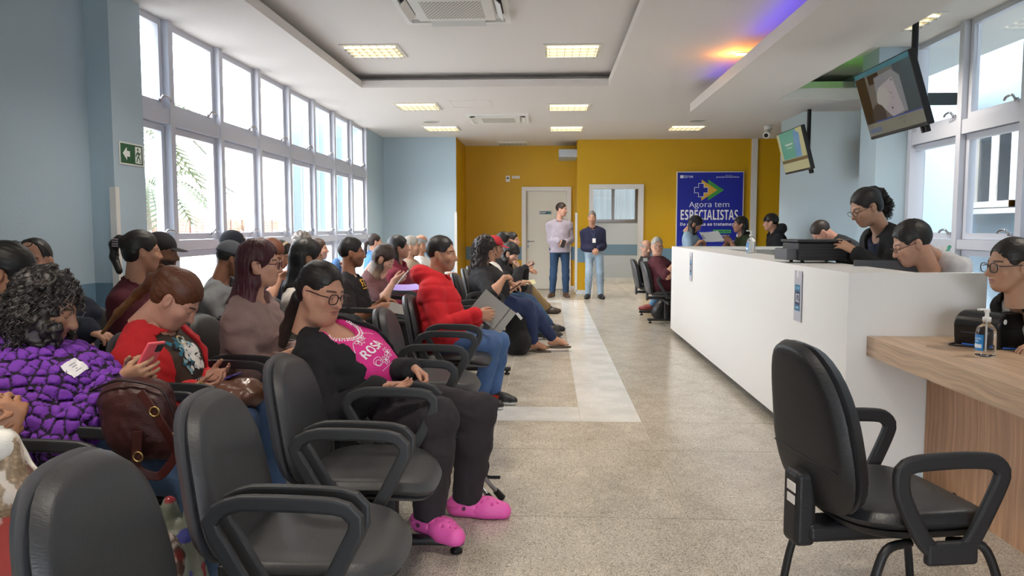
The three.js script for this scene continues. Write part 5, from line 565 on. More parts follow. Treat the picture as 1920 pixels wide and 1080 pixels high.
// ---------------------------------------------------------------- the people in the hall
const jeans = (c = '#2f4766', fold = 0.005) => ({ c, jean: true, fold }), black = (c = '#15161a') => ({ c, fold: 0.004 });
const printTex = (w, h, draw) => canvasTex(w, h, (c, W, H) => { c.clearRect(0, 0, W, H); draw(c, W, H); });
const SK = { tan: '#b98a6c', fair: '#cfa287', brown: '#9a6b4e', dark: '#7d523a', pale: '#d3aa92', ruddy: '#c48e76' };
const floret = (c, x, y, r) => { for (let i = 0; i < 6; i++) { c.beginPath(); c.ellipse(x + Math.cos(i * 1.05) * r * 0.6, y + Math.sin(i * 1.05) * r * 0.6, r * 0.5, r * 0.28, i * 1.05, 0, 7); c.stroke(); } c.beginPath(); c.arc(x, y, r * 0.3, 0, 7); c.fill(); };
function pinkWoman() {
  person({ vis: true, label: 'woman in glasses, black jacket, pink shirt and pink clogs on the aisle chair', fem: true, girth: 1.35, belly: 1.35, hip: [-0.78, 0.53, -3.42], head: [-1.011, 1.049, -3.36], face: 26, hy: 26, hp: 14, hr: -4, hs: 1.06, s: 1.0, fat: 0.9, skin: '#bd8b72', lip: '#9a5a50', jaw: 1.1, nose: 1.1, closed: true,
    hair: { style: 'bun', c: '#1a1513', c2: '#3a2c24', t: 0.004, fore: 0.012, tie: [0, 0.0, -0.10], ptsW: [[-1.135, 1.006, -3.45], [-1.18, 0.939, -3.5], [-1.224, 0.861, -3.52], [-1.246, 0.786, -3.52]], r0: 0.04, r1: 0.02 },
    glasses: { c: '#3a1a20', r: 0.0026, h: 0.021 },
    under: { c: '#e0348c', sleeve: 0.8, e: 0.008, fold: 0.004, scoop: 1.25, neck: 0.07, hem: 0.12 }, top: { c: '#17171b', sleeve: 1.93, e: 0.03, open: [0.17, 0.075], fold: 0.009, foldS: 0.9, hem: 0.10, neck: 0.066, name: 'jacket' },
    pants: { c: '#2a2429', fold: 0.005, e: 0.016, flare: 0.02 }, legG: 1.22, shoes: { c: '#ec62b4', sole: '#e058aa', type: 'croc' },
    footL: [-0.375, 0.085, -3.46], footR: [-0.50, 0.13, -3.13], footDirL: 8, footDirR: 42, kneeOut: 0.05,
    handR: { at: [-0.702, 0.672, -3.13], dir: [1, -0.02, 0.1], palm: [-0.1, 1, 0.3], curl: 0.35 }, handL: { at: [-0.594, 0.721, -3.28], dir: [0.75, -0.5, 0.35], palm: [-0.3, -0.6, 0.8], curl: 0.85 },
    extra: (b) => {
      const tx = printTex(512, 560, (c, w, h) => { c.strokeStyle = c.fillStyle = '#f3e9ef'; c.lineWidth = 6; floret(c, 200, 80, 60); floret(c, 290, 70, 40); c.font = 'bold 150px sans-serif'; c.save(); c.translate(60, 290); c.scale(0.86, 1); c.fillText('ROSA', 0, 0); c.restore(); floret(c, 330, 380, 60); floret(c, 240, 430, 50); c.beginPath(); c.arc(140, 390, 50, 0, 7); c.arc(130, 400, 30, 0, 7); c.stroke(); c.beginPath(); c.moveTo(40, 160); c.quadraticCurveTo(80, 70, 140, 60); c.moveTo(360, 50); c.quadraticCurveTo(450, 60, 480, 130); c.moveTo(120, 500); c.lineTo(350, 500); c.stroke(); });
      patch(b.shirt.f, mad(b.hip, b.tu, 0.20, b.tl, -0.02, b.tf, 0.2), mad(b.tl, b.tf, 0), b.tu, mad(V(0, 0, 0), b.tf, -1), 0.2, 0.22, 22, 24, tx, 'shirt_print', b.t, b.base);
      const ps = []; for (let k = 0; k < 2; k++) for (let i = 0; i < 30; i++) { const a = (i / 29 - 0.5) * 3.4, r = 0.078 + k * 0.012, q = mad(b.nb, b.tl, Math.sin(a) * r * 1.0, b.tf, 0.105 + 0.02 * Math.cos(a) * 0, b.tu, -0.045 - Math.cos(a) * r * 0.9); let tt = 0; for (; tt < 0.2; tt += 0.004) { const p = mad(q, b.tf, 0.08 - tt); if (b.shirt.f.at(p.x, p.y, p.z) < 0) break; } if (tt > 0.19) continue; const p = mad(q, b.tf, 0.082 - tt); const s = new THREE.IcosahedronGeometry(0.0042, 1); s.translate(p.x - b.base.x, p.y, p.z - b.base.z); ps.push(s); } if (ps.length) part(b.t, 'neckline_beads', ps, mat(0xf6eef2, 0.4));
    } });
}
pinkWoman();
// knit of puffy lobes: distance to cell borders
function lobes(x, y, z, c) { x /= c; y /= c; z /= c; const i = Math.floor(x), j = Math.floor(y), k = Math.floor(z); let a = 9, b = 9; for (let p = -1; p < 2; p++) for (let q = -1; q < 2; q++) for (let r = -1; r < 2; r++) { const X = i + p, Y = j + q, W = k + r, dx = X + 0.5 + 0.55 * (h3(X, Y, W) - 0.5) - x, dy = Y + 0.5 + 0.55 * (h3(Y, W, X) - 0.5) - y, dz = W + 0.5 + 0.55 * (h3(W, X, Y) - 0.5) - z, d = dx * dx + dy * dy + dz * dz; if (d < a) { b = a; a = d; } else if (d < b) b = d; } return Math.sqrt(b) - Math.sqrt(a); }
// ---- middle row
person({ label: 'person in a white cardigan and floral dress at the left edge, hands on a bag', fem: true, girth: 1.2, hip: [-1.5, 0.54, -1.9], footL: [-1.3, 0.085, -1.98], footR: [-1.3, 0.085, -1.8], head: [-1.78, 1.1, -1.98], face: 14, hy: 0, cells: [0.012, 0.011], skin: SK.brown, hair: { style: 'long', c: '#2a201b', len: 0.25 }, under: { sleeve: 0.6, e: 0.008, skirt: 0.55, fold: 0.004, colorFn: () => { const r = lin('#a8443e'), w = lin('#d9cfc8'), d = lin('#6f5048'); return (x, y, z) => { const n = noise(x * 13, y * 13, z * 13), m = lobes(x, y, z, 0.014); return n > 0.32 ? r : m > 0.28 ? w : d; }; } }, top: { c: '#e6e2d8', sleeve: 1.95, e: 0.022, open: [0.13, 0.08], fold: 0.006, name: 'cardigan', hem: 0.02 }, bareLegs: true, shoes: { c: '#3a2b25' },
  handR: { at: [-1.171, 0.841, -1.64], dir: [0.1, 0.85, -0.25], palm: [-0.5, 0.1, -0.9], curl: 0.95, pole: [-0.5, -0.6, 0.6] }, handL: { at: [-1.311, 0.843, -1.72], dir: [0.8, 0.5, 0.2], palm: [0.2, 0, 1], curl: 0.8 } });
person({ vis: true, label: 'woman with grey curly hair in a purple knitted sweater holding a pink phone', fem: true, girth: 1.3, belly: 1.2, hip: [-1.62, 0.53, -2.64], head: [-1.806, 1.049, -2.66], face: 8, hy: -16, hp: 22, skin: '#b08468', lip: '#9c6455', fat: 0.4, closed: true, nose: 1.2, hs: 1.04,
  hair: { style: 'long', c: '#241e1c', c2: '#77726f', t: 0.013, len: 0.08, wrap: 4.4, amp: 0.007, curl: 1, curls: 1700, faceW: 0.076, grey: 0.3, cl: 0.8, cr: 0.0013, fz: 0.03, low: -1.25, R: [0.098, 0.103, 0.115], coverEars: true, fore: 0.02, mix: (x, y, z, k) => k > 0.8 ? 0.5 : 0 },
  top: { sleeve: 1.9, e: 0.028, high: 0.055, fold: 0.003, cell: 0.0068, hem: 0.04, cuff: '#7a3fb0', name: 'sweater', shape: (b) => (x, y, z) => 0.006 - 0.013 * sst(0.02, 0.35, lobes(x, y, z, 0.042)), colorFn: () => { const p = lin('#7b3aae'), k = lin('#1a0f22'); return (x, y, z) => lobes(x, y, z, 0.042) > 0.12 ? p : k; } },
  pants: jeans('#567296'), legG: 1.25, shoes: { c: '#2c3440', sole: '#d0d0d0', accent: '#b5303a' }, footL: [-1.12, 0.085, -2.72], footR: [-1.14, 0.085, -2.5],
  handR: { at: [-1.445, 0.815, -2.5], dir: [0.85, 0.25, 0.1], palm: [0.2, 0.3, -0.9], curl: 0.6 }, handL: { at: [-1.488, 0.785, -2.62], dir: [0.7, 0.55, 0.1], palm: [0.2, 0.3, 0.9], curl: 0.7 },
  extra: (b) => { const tx = printTex(256, 180, (c, w, h) => { c.fillStyle = '#e9e7ea'; c.fillRect(0, 0, w, h); c.fillStyle = '#8a8a92'; c.fillRect(80, 45, 100, 9); c.fillRect(95, 75, 80, 9); c.fillRect(120, 105, 30, 9); c.fillRect(90, 130, 90, 9); }); patch(b.sweater.f, mad(b.hip, b.tu, 0.27, b.tf, 0.2, b.tl, -0.085), mad(b.tl, b.tu, 0.15), mad(b.tu, b.tl, -0.15), mad(V(0, 0, 0), b.tf, -0.85, b.tl, 0.5).normalize(), 0.085, 0.06, 8, 6, tx, 'paper_sticker', b.t, b.base, 0.006); } });
person({ label: 'woman with auburn ponytail in a red cardigan looking down at a phone', fem: true, girth: 1.25, belly: 1.2, hip: [-1.72, 0.54, -3.34], head: [-1.649, 1.016, -3.32], face: 10, hy: -8, hp: 42, skin: '#c08d77', closed: true, hs: 1.03, lip: '#a86a60', fat: 0.3,
  hair: { style: 'pony', c: '#5a3019', t: 0.005, style: 'bun', tie: [0, 0.07, -0.08], r0: 0.034, r1: 0.008, ptsW: [[-1.684, 1.126, -3.3], [-1.751, 1.092, -3.32], [-1.859, 1.029, -3.38], [-1.975, 0.941, -3.42], [-2.078, 0.841, -3.46]], tieC: '#1a1412', c2: '#8a6238', mix: (x, y, z) => sst(-0.05, -0.3, y) * 0.6 },
  under: { c: '#4a3a30', sleeve: 0.7, e: 0.009, fold: 0.003, hem: 0.05, neck: 0.07 }, top: { c: '#c62127', sleeve: 1.88, e: 0.025, open: [0.12, 0.09], openX: 0, fold: 0.006, name: 'cardigan', hem: 0.03 }, pants: jeans('#48628a'), legG: 1.2, shoes: { c: '#27282c' },
  handR: { at: [-1.511, 0.646, -3.18], dir: [0.95, 0.1, -0.05], palm: [0, 1, -0.3], curl: 0.5 }, handL: { at: [-1.541, 0.659, -3.36], dir: [0.9, 0.15, 0.35], palm: [0, 0.7, 0.6], curl: 0.35 },
  extra: (b) => { const tx = printTex(384, 512, (c, w, h) => { let q = 7; const R = () => { q = (q * 1103515245 + 12345) & 0x7fffffff; return q / 0x7fffffff; }; const blob = (col, n, x0, x1, y0, y1, a) => { c.fillStyle = col; for (let i = 0; i < n; i++) { c.beginPath(); c.ellipse(lerp(x0, x1, R()), lerp(y0, y1, R()), 6 + R() * a, 14 + R() * a * 1.6, R() * 3, 0, 7); c.fill(); } }; blob('#2e6f86', 22, 60, 220, 60, 360, 22); blob('#1b1c1f', 26, 60, 340, 60, 440, 16); blob('#e3e2de', 26, 150, 330, 120, 400, 24); blob('#8fb3bd', 16, 90, 300, 80, 400, 14); blob('#f2f0ea', 14, 170, 290, 160, 330, 24); c.strokeStyle = '#c9b98a'; c.lineWidth = 12; c.beginPath(); c.arc(210, 80, 42, 0, 7); c.stroke(); blob('#23252a', 12, 130, 320, 380, 470, 12); c.fillStyle = '#e3e2de'; for (let i = 0; i < 5; i++) c.fillRect(140 + i * 26, 470, 9 + (i % 3) * 4, 26); }); patch(b.shirt.f, mad(b.hip, b.tu, 0.20, b.tf, 0.2, b.tl, 0.0), b.tl, b.tu, mad(V(0, 0, 0), b.tf, -1), 0.18, 0.23, 20, 24, tx, 'shirt_print', b.t, b.base); } });
person({ noHands: true, label: 'woman with long burgundy hair and glasses in a dusty pink blouse', fem: true, girth: 1.15, hip: [-1.62, 0.55, -4.05], head: [-1.537, 1.14, -4.02], face: 5, hy: -10, hp: 2, skin: '#c9987e', lip: '#a86a60', hair: { style: 'long', c: '#3d0f19', c2: '#4d1a26', t: 0.012, len: 0.36, wrap: 3.2, fall: [0, 0, -0.06], fore: 0.005, amp: 0.003 }, glasses: { c: '#4a1f2a', r: 0.0022 }, top: { c: '#8f7670', sleeve: 1.6, e: 0.028, fold: 0.010, hem: 0.16, name: 'blouse' }, pants: black(), shoes: { c: '#222222' } });
person({ noHands: true, label: 'woman with straight black hair in a white spotted blouse', fem: true, hip: [-1.66, 0.55, -5.1], head: [-1.621, 1.13, -5.1], face: 0, hy: -28, hp: 4, skin: '#b1805f', hair: { style: 'long', c: '#0f0d0e', t: 0.010, len: 0.34, wrap: 3.0, fall: [0, 0, -0.05] }, top: { sleeve: 1.5, e: 0.018, name: 'blouse', colorFn: () => { const w = lin('#cdc6bd'), d = lin('#5a5350'); return (x, y, z) => lobes(x, y, z, 0.035) > 0.62 ? d : w; } }, pants: black(), shoes: { c: '#222222' } });
person({ label: 'young man in a black shirt with a yellow print holding a paper', girth: 0.95, hip: [-1.62, 0.55, -6.38], head: [-1.655, 1.12, -6.4], face: 4, hy: -14, skin: '#8e5f45', beard: '#2a1c16', beardAmt: 0.4, lip: '#7b4a42', hair: { style: 'short', c: '#0e0c0c', t: 0.013, fore: 0.0 }, top: { c: '#1c1719', sleeve: 0.85, e: 0.016, fold: 0.006 }, pants: black(), shoes: { c: '#1c1c1c', sole: '#cccccc' }, handR: { at: [-1.352, 0.695, -6.15], dir: [0.9, -0.15, 0.1], palm: [0, -0.4, -0.9], curl: 0.55 }, handL: { at: [-1.368, 0.738, -6.35], dir: [0.9, -0.25, 0.2], palm: [0, -0.9, 0.3], curl: 0.5 },
  extra: (b) => { const tx = printTex(256, 300, (c, w, h) => { c.fillStyle = '#e8e4da'; for (let i = 0; i < 6; i++) c.fillRect(40 + i * 27, 32, 16, 28); c.fillRect(150, 5, 90, 18); c.fillStyle = '#e0a51c'; c.font = 'italic bold 130px sans-serif'; c.fillText('FIT', 40, 190); c.fillRect(60, 210, 120, 12); c.fillStyle = '#e8e4da'; c.fillRect(170, 265, 40, 14); }); patch(b.shirt.f, mad(b.hip, b.tu, 0.3, b.tf, 0.2, b.tl, -0.02), b.tl, b.tu, mad(V(0, 0, 0), b.tf, -1), 0.17, 0.2, 12, 12, tx, 'shirt_print', b.t, b.base, 0.006); } });
person({ label: 'girl with long light brown hair in a mauve shirt looking at a white phone', fem: true, girth: 1.0, hip: [-1.62, 0.55, -7.02], head: [-1.513, 1.051, -7], face: 8, hy: 2, hp: 36, skin: '#d0a28c', closed: true, hair: { style: 'long', c: '#33231c', c2: '#8d765f', t: 0.009, len: 0.34, wrap: 3.0, fall: [0, 0, -0.08], mix: (x, y) => sst(-0.04, -0.22, y) }, top: { c: '#6f4a4c', sleeve: 0.85, e: 0.018, fold: 0.006 }, pants: black('#26242a'), shoes: { c: '#dddddd' }, handR: { at: [-1.386, 0.849, -6.8], dir: [0.85, 0.4, 0.05], palm: [0.2, 0.4, -0.8], curl: 0.6 }, handL: { at: [-1.516, 0.921, -7.05], dir: [0.3, 0.9, 0.2], palm: [-0.8, 0.2, 0.3], curl: 0.6 } });
person({ noHands: true, label: 'woman with black hair in a maroon hoodie seen past the phone girl', fem: true, girth: 1.15, hip: [-1.62, 0.55, -8.1], head: [-1.589, 1.121, -8.1], face: 5, hy: -14, hp: -4, skin: '#bb8a74', hair: { style: 'long', c: '#101012', t: 0.012, len: 0.30, wrap: 2.6, fall: [0, 0, 0.05] }, top: { c: '#7b2236', sleeve: 1.95, e: 0.03, hood: true, fold: 0.008 }, pants: black(), shoes: { c: '#222222' } });
person({ noHands: true, label: 'elderly woman with short grey hair in a beige jacket', fem: true, girth: 1.1, hip: [-1.65, 0.55, -9.4], head: [-1.685, 1.101, -9.4], face: 5, hy: -5, skin: '#b58a70', brow: '#6a6058', hair: { style: 'short', c: '#8f8a82', t: 0.012 }, top: { c: '#8f7f6e', sleeve: 1.95, e: 0.02 }, pants: black('#3a3a3f'), shoes: { c: '#222222' } });
person({ noHands: true, label: 'elderly man with receding grey hair in a white shirt', hip: [-1.68, 0.56, -10.5], head: [-1.742, 1.111, -10.5], face: 5, hy: -20, skin: '#b07d62', brow: '#4a4440', hair: { style: 'bald', c: '#8f8d8a', t: 0.012 }, top: { c: '#dad9d6', sleeve: 1.95, e: 0.018, collar: true }, pants: black('#2f3138'), shoes: { c: '#222222' } });
// ---- row at the wall and windows
person({ noHands: true, label: 'dark haired person at the left edge behind the purple sweater', cells: [0.005, 0.016], fem: true, hip: [-2.5, 0.56, -3.15], head: [-2.273, 1.14, -3.12], face: 10, hy: -22, hp: 22, skin: '#a3745a', hair: { style: 'bun', c: '#0f0d0d', t: 0.010 }, top: { c: '#3a3c44', sleeve: 1.95, e: 0.02 }, pants: black(), shoes: { c: '#222222' } });
person({ label: 'man in a navy padded jacket with glasses pushed up on his head', cells: [0.0042, 0.012], hip: [-2.6, 0.56, -3.85], head: [-2.661, 1.151, -3.86], face: 40, hy: 82, hp: 2, hr: 6, skin: '#b98a70', hair: { style: 'short', c: '#1b1716', t: 0.003, fore: 0.06 }, glasses: { c: '#16161a', r: 0.0025, up: 0.055, uz: 0.02, rx: -0.55 }, top: { c: '#1a2234', sleeve: 1.95, e: 0.035, fold: 0.006, name: 'jacket', shape: (b) => (x, y, z) => -0.006 * Math.abs(Math.sin(y * 42 + x * 8)) }, pants: black(), shoes: { c: '#222222' }, handR: { at: [-2.226, 0.826, -3.6], dir: [1, -0.2, 0.1], palm: [0, -1, 0] }, handL: { at: [-2.394, 0.774, -3.7], dir: [1, 0, 0.3], palm: [0, -1, 0] } });
person({ noHands: true, label: 'woman with a black clipped ponytail in a maroon polo shirt', fem: true, girth: 1.15, hip: [-2.52, 0.57, -4.5], head: [-2.438, 1.19, -4.5], face: 0, hy: -38, hp: 3, skin: '#b7866a', hair: { style: 'bun', c: '#15110f', t: 0.005, tie: [0, 0.05, -0.10], r0: 0.03, r1: 0.02, ptsW: [[-2.602, 1.259, -4.55], [-2.636, 1.23, -4.55], [-2.64, 1.152, -4.55], [-2.593, 1.07, -4.52]] }, top: { c: '#541624', sleeve: 0.95, e: 0.016, collar: true }, pants: black(), shoes: { c: '#222222' }, extra: (b) => { const q = b.fromHead(0, 0.05, -0.135); part(b.t, 'hair_claw', [-0.02, -0.007, 0.007, 0.02].map((k) => { const p = b.fromHead(-0.03, 0.045 + k, -0.135), r = b.fromHead(-0.022, 0.045 + k, -0.165); return rod([p.x - b.base.x, p.y, p.z - b.base.z], [r.x - b.base.x, r.y, r.z - b.base.z], 0.004); }), mat(0x9b8f93, 0.3)); } });
person({ label: 'bearded man in a black cap with a hand at his mouth', hip: [-2.62, 0.57, -5.1], head: [-2.604, 1.162, -5.05], face: 8, hy: -18, hp: 5, skin: '#9b6d52', beard: '#14100e', beardAmt: 0.92, hair: { style: 'short', c: '#14100f', t: 0.004 }, cap: { c: '#1b1b1d' }, top: { c: '#b9a79b', sleeve: 0.9, e: 0.016 }, pants: black(), shoes: { c: '#222222' }, handL: { at: [-2.552, 0.99, -5.05], dir: [-0.25, 1, 0.2], palm: [-0.8, 0, 0.5], curl: 0.6 }, handR: { at: [-2.434, 0.972, -4.9], dir: [0.4, 0.2, -0.4], palm: [0, -1, 0], curl: 0.6, hide: true } });
person({ noHands: true, label: 'man in a grey polo shirt and grey cap behind the burgundy hair', girth: 1.1, hip: [-2.5, 0.56, -5.75], head: [-2.405, 1.093, -5.7], face: 5, hy: -38, hp: 18, skin: '#7d533c', hair: { style: 'short', c: '#1d1a19', t: 0.005 }, cap: { c: '#44484e' }, top: { c: '#77797b', sleeve: 0.95, e: 0.02, collar: '#3d4048', fold: 0.008 }, pants: { c: '#26324a' }, shoes: { c: '#222222' } });
person({ noHands: true, label: 'man in a dark cap with a coloured emblem near the window', hip: [-2.6, 0.57, -6.4], head: [-2.653, 1.169, -6.35], face: 5, hy: -12, hp: 8, skin: '#8a5d45', hair: { style: 'short', c: '#1d1a19', t: 0.004 }, cap: { c: '#20242c', badge: '#a23b2a' }, top: { c: '#3a3f4c', sleeve: 0.95, e: 0.018 }, pants: black(), shoes: { c: '#222222' } });
person({ label: 'red haired person leaning on a hand beside the burgundy haired woman', fem: true, hip: [-2.15, 0.55, -6.1], head: [-2.239, 1.12, -6.1], face: 5, hy: 0, hp: 35, skin: '#c89478', hair: { style: 'bun', c: '#7a4a34', t: 0.004 }, top: { c: '#20263a', sleeve: 0.8, e: 0.016 }, pants: black('#1c2233'), shoes: { c: '#222222' }, handR: { at: [-2.094, 0.948, -5.9], dir: [0.3, 0.2, 0.1], palm: [0, -1, 0], curl: 0.5 }, handL: { at: [-2.188, 0.988, -6], dir: [0, 1, 0], palm: [-1, 0, 0], curl: 0.5 }, extra: (b) => { const q = b.arms[0].W; part(b.t, 'wrist_watch', at(new THREE.TorusGeometry(0.03, 0.008, 6, 18), q.x - b.base.x, q.y - 0.01, q.z - b.base.z, 0, 1.57), M.chrome); } });
person({ label: 'woman with a pale headband and orange top looking down by the window', fem: true, hip: [-2.55, 0.55, -7.05], head: [-2.479, 1.084, -7], face: 10, hy: 12, hp: 26, skin: '#c79479', closed: true, hair: { style: 'bun', c: '#2a211e', t: 0.008 }, top: { c: '#c4602f', sleeve: 0.9, e: 0.018 }, pants: black(), shoes: { c: '#222222' }, extra: (b) => { const pts = []; for (let i = 0; i <= 12; i++) { const a = (i / 12 - 0.5) * 3.3, p = b.fromHead(Math.sin(a) * 0.087, 0.036 + Math.cos(a) * 0.098, 0.02); pts.push([p.x - b.base.x, p.y, p.z - b.base.z]); } part(b.t, 'headband', flatTube(pts, 0.026, 0.008, false, 30), mat(0xc8b394, 0.8)); } });
person({ noHands: true, label: 'person with grey curly hair rising behind the black haired woman', fem: true, hip: [-2.55, 0.56, -8.0], head: [-2.591, 1.156, -8], face: 5, hy: 5, skin: '#b98a70', hair: { style: 'short', c: '#6f655c', t: 0.02, curl: 1, amp: 0.005 }, top: { c: '#5a6a78', sleeve: 1.9, e: 0.02 }, pants: black(), shoes: { c: '#222222' } });
person({ label: 'woman in a blue denim jacket facing right before the middle window', fem: true, hip: [-2.55, 0.56, -8.7], head: [-2.638, 1.086, -8.7], face: 5, hy: -15, hp: -2, skin: '#c9967c', hair: { style: 'bun', c: '#4a3a30', t: 0.006 }, top: { c: '#4f7bb3', sleeve: 1.95, e: 0.025, fold: 0.008 }, pants: jeans(), shoes: { c: '#222222' }, handR: { at: [-2.369, 0.943, -8.5], dir: [1, 0, 0], palm: [0, -1, 0] }, handL: { at: [-2.425, 0.934, -8.7], dir: [1, 0, 0], palm: [0, -1, 0] } });
person({ noHands: true, label: 'woman with a brown ponytail in a blue denim jacket near the far blue wall', fem: true, hip: [-2.75, 0.58, -11.9], head: [-2.712, 1.114, -11.9], face: -15, hy: -30, skin: '#c39076', hair: { style: 'pony', c: '#2b1f1a', t: 0.006, tie: [0, 0.0, -0.11], len: 0.3, r0: 0.03, r1: 0.02 }, top: { c: '#4a7dbf', sleeve: 1.95, e: 0.025, fold: 0.007 }, pants: black(), shoes: { c: '#222222' } });
// ---- aisle row
person({ vis: true, label: 'man in a red padded hooded jacket and jeans holding a grey folder', girth: 1.15, hip: [-0.76, 0.545, -5.38], head: [-0.763, 1.144, -5.45], face: 6, hy: 8, hp: 2, skin: '#b38366', hs: 1.02, beard: '#4a3a30', beardAmt: 0.3, lip: '#9a6258', hair: { style: 'short', c: '#15110f', t: 0.007, fore: 0.005 }, top: { c: '#c0101d', sleeve: 1.97, e: 0.032, hood: true, hem: 0.16, fold: 0.005, foldS: 0.8, name: 'jacket', shiny: false, shape: (b) => (x, y, z) => { let v = ((x - b.hip.x) * b.tu.x + (y - b.hip.y) * b.tu.y + (z - b.hip.z) * b.tu.z); for (const q of b.arms) { const a = V(x, y, z), d1 = a.distanceTo(q.E), d2 = a.distanceTo(q.W); if (d1 < 0.2 || d2 < 0.16) { const dd = q.W.clone().sub(q.E).normalize(); const a2 = a.clone().sub(q.E); if (mad(a2, dd, -a2.dot(dd)).length() < 0.10) v = a2.dot(dd) + 0.03; } } const sv = Math.abs(((v / 0.12) % 1 + 1) % 1 - 0.5) * 2; return 0.007 * Math.exp(-Math.pow((1 - sv) / 0.16, 2)) - 0.002; } }, pants: jeans('#44618c'), shoes: { c: '#1b1b1d', sole: '#dcdcdc', accent: '#d2452f', type: 'sneaker' }, footL: [-0.42, 0.085, -5.75], footR: [-0.50, 0.085, -5.62], footDirL: 20, footDirR: 30, handR: { at: [-0.497, 0.738, -5.2], dir: [0.95, -0.05, -0.1], palm: [0, -0.2, -1], curl: 0.7 }, handL: { at: [-0.47, 0.748, -5.45], dir: [0.9, 0, 0.2], palm: [0, -0.2, 1], curl: 0.7 } });
person({ vis: true, label: 'large woman with long curly dark hair in a black top and flip flops', fem: true, girth: 1.6, belly: 1.3, hip: [-0.62, 0.56, -8.0], head: [-0.651, 1.115, -7.95], face: 0, hy: -8, hp: 4, skin: '#b48468', fat: 0.5, hair: { style: 'long', c: '#211612', c2: '#3a2219', t: 0.022, len: 0.30, wrap: 3.2, amp: 0.006, curl: 1, curls: 500, cl: 1.8, R: [0.10, 0.11, 0.12], coverEars: true }, top: { c: '#17171a', sleeve: 0.95, e: 0.022, hem: 0.10, fold: 0.006 }, armG: 1.25, pants: jeans('#1f2d52'), legG: 1.3, shoes: { c: '#54483c', type: 'flip' }, footL: [0.05, 0.14, -8.25], footR: [-0.16, 0.105, -8.2], footDirL: -5, footDirR: 15, handR: { at: [-0.443, 0.832, -7.7], dir: [0.6, 0.0, -0.6], palm: [0, -0.6, -0.6], curl: 0.6 }, handL: { at: [-0.391, 0.761, -7.95], dir: [0.9, -0.4, 0.1], palm: [0, -1, 0], curl: 0.5 } });
person({ label: 'person in a red cap and white shirt behind the curly haired woman', hip: [-0.64, 0.55, -8.95], head: [-0.633, 1.1, -8.95], face: 0, hy: -4, hp: 8, skin: '#a87a60', hair: { style: 'short', c: '#1b1614', t: 0.005 }, cap: { c: '#a8222c' }, top: { c: '#d5d3cf', sleeve: 0.95, e: 0.02 }, pants: jeans('#34506f'), shoes: { c: '#18181a', sole: '#cfcfcf', type: 'sneaker' }, footL: [-0.02, 0.085, -9.25], footR: [-0.06, 0.085, -9.1] });
person({ vis: true, label: 'woman in a black padded jacket resting her chin on a hand', fem: true, girth: 1.2, hip: [-0.62, 0.55, -9.5], head: [-0.465, 1.022, -9.45], face: 5, hy: 22, hp: 26, skin: '#c79a82', hair: { style: 'long', c: '#0d0b0c', t: 0.012, len: 0.18, wrap: 2.8, bangs: true }, top: { c: '#1b1b1e', sleeve: 1.95, e: 0.035, hood: true, fold: 0.009 }, pants: jeans('#3a5577'), shoes: { c: '#16161a' }, footL: [0.02, 0.085, -9.85], footR: [-0.05, 0.085, -9.7], handR: { at: [-0.354, 0.827, -9.3], dir: [-0.3, 1, 0.0], palm: [-0.9, 0, 0.2], curl: 0.8 }, handL: { at: [-0.288, 0.829, -9.5], dir: [0.8, 0.3, 0], palm: [0, 0.5, 0.6], curl: 0.6 } });
person({ noHands: true, label: 'black haired person seen just behind the red cap', fem: true, hip: [-0.72, 0.57, -10.6], head: [-0.617, 1.139, -10.6], face: 0, hy: 0, skin: '#b98a70', hair: { style: 'short', c: '#121012', t: 0.014, coverEars: true }, top: { c: '#26282c', sleeve: 1.95, e: 0.02 }, pants: black('#4a4440'), shoes: { c: '#4a3a2e' } });
person({ vis: true, label: 'person in khaki trousers and brown shoes at the far end of the aisle row', hip: [-0.66, 0.57, -11.7], head: [-0.551, 1.136, -11.7], face: 0, hy: 10, skin: '#b98a70', hair: { style: 'short', c: '#15110f', t: 0.010 }, top: { c: '#8a7350', sleeve: 1.95, e: 0.02 }, pants: { c: '#8a7350' }, shoes: { c: '#3b2f27' }, footL: [0.0, 0.085, -12.0], footR: [-0.03, 0.085, -11.85], handR: { at: [-0.325, 0.708, -11.5], dir: [1, -0.2, 0], palm: [0, -1, 0] }, handL: { at: [-0.315, 0.714, -11.7], dir: [1, -0.2, 0], palm: [0, -1, 0] } });
// ---- beside the counter, and the two men at the doors
person({ vis: true, label: 'bald elderly man in a black jacket behind the maroon dress', hip: [1.56, 0.56, -11.75], head: [1.481, 1.023, -11.75], face: 20, hy: 72, hp: 6, skin: '#b98a72', brow: '#77706a', beard: '#8a8580', beardAmt: 0.35, hair: { style: 'bald', c: '#8d8984', t: 0.006 }, under: { c: '#d8d8d8', sleeve: 0.5, e: 0.008 }, top: { c: '#202123', sleeve: 1.95, e: 0.03, open: [0.02, 0.05], fold: 0.008 }, pants: jeans('#5a7f9e'), shoes: { c: '#7c2b2b' }, footL: [1.75, 0.085, -11.6], footR: [1.52, 0.2, -11.3], footDirR: 190 });
person({ label: 'grey haired woman in glasses and a long maroon dress beside the counter', fem: true, girth: 1.55, belly: 1.2, hip: [1.58, 0.55, -10.75], head: [1.501, 1.072, -10.75], face: 10, hy: 84, hp: 0, skin: '#c79880', fat: 0.5, hair: { style: 'short', c: '#9a958c', t: 0.012 }, glasses: { c: '#4a2f2f' }, brow: '#6a6058', top: { c: '#4a1422', sleeve: 0.9, e: 0.03, skirt: 0.25, fold: 0.006, name: 'dress' }, pants: black('#3a1a22'), shoes: { c: '#222222' }, handR: { at: [1.706, 0.861, -10.5], dir: [1, 0, -0.2], palm: [0, -1, 0] } });
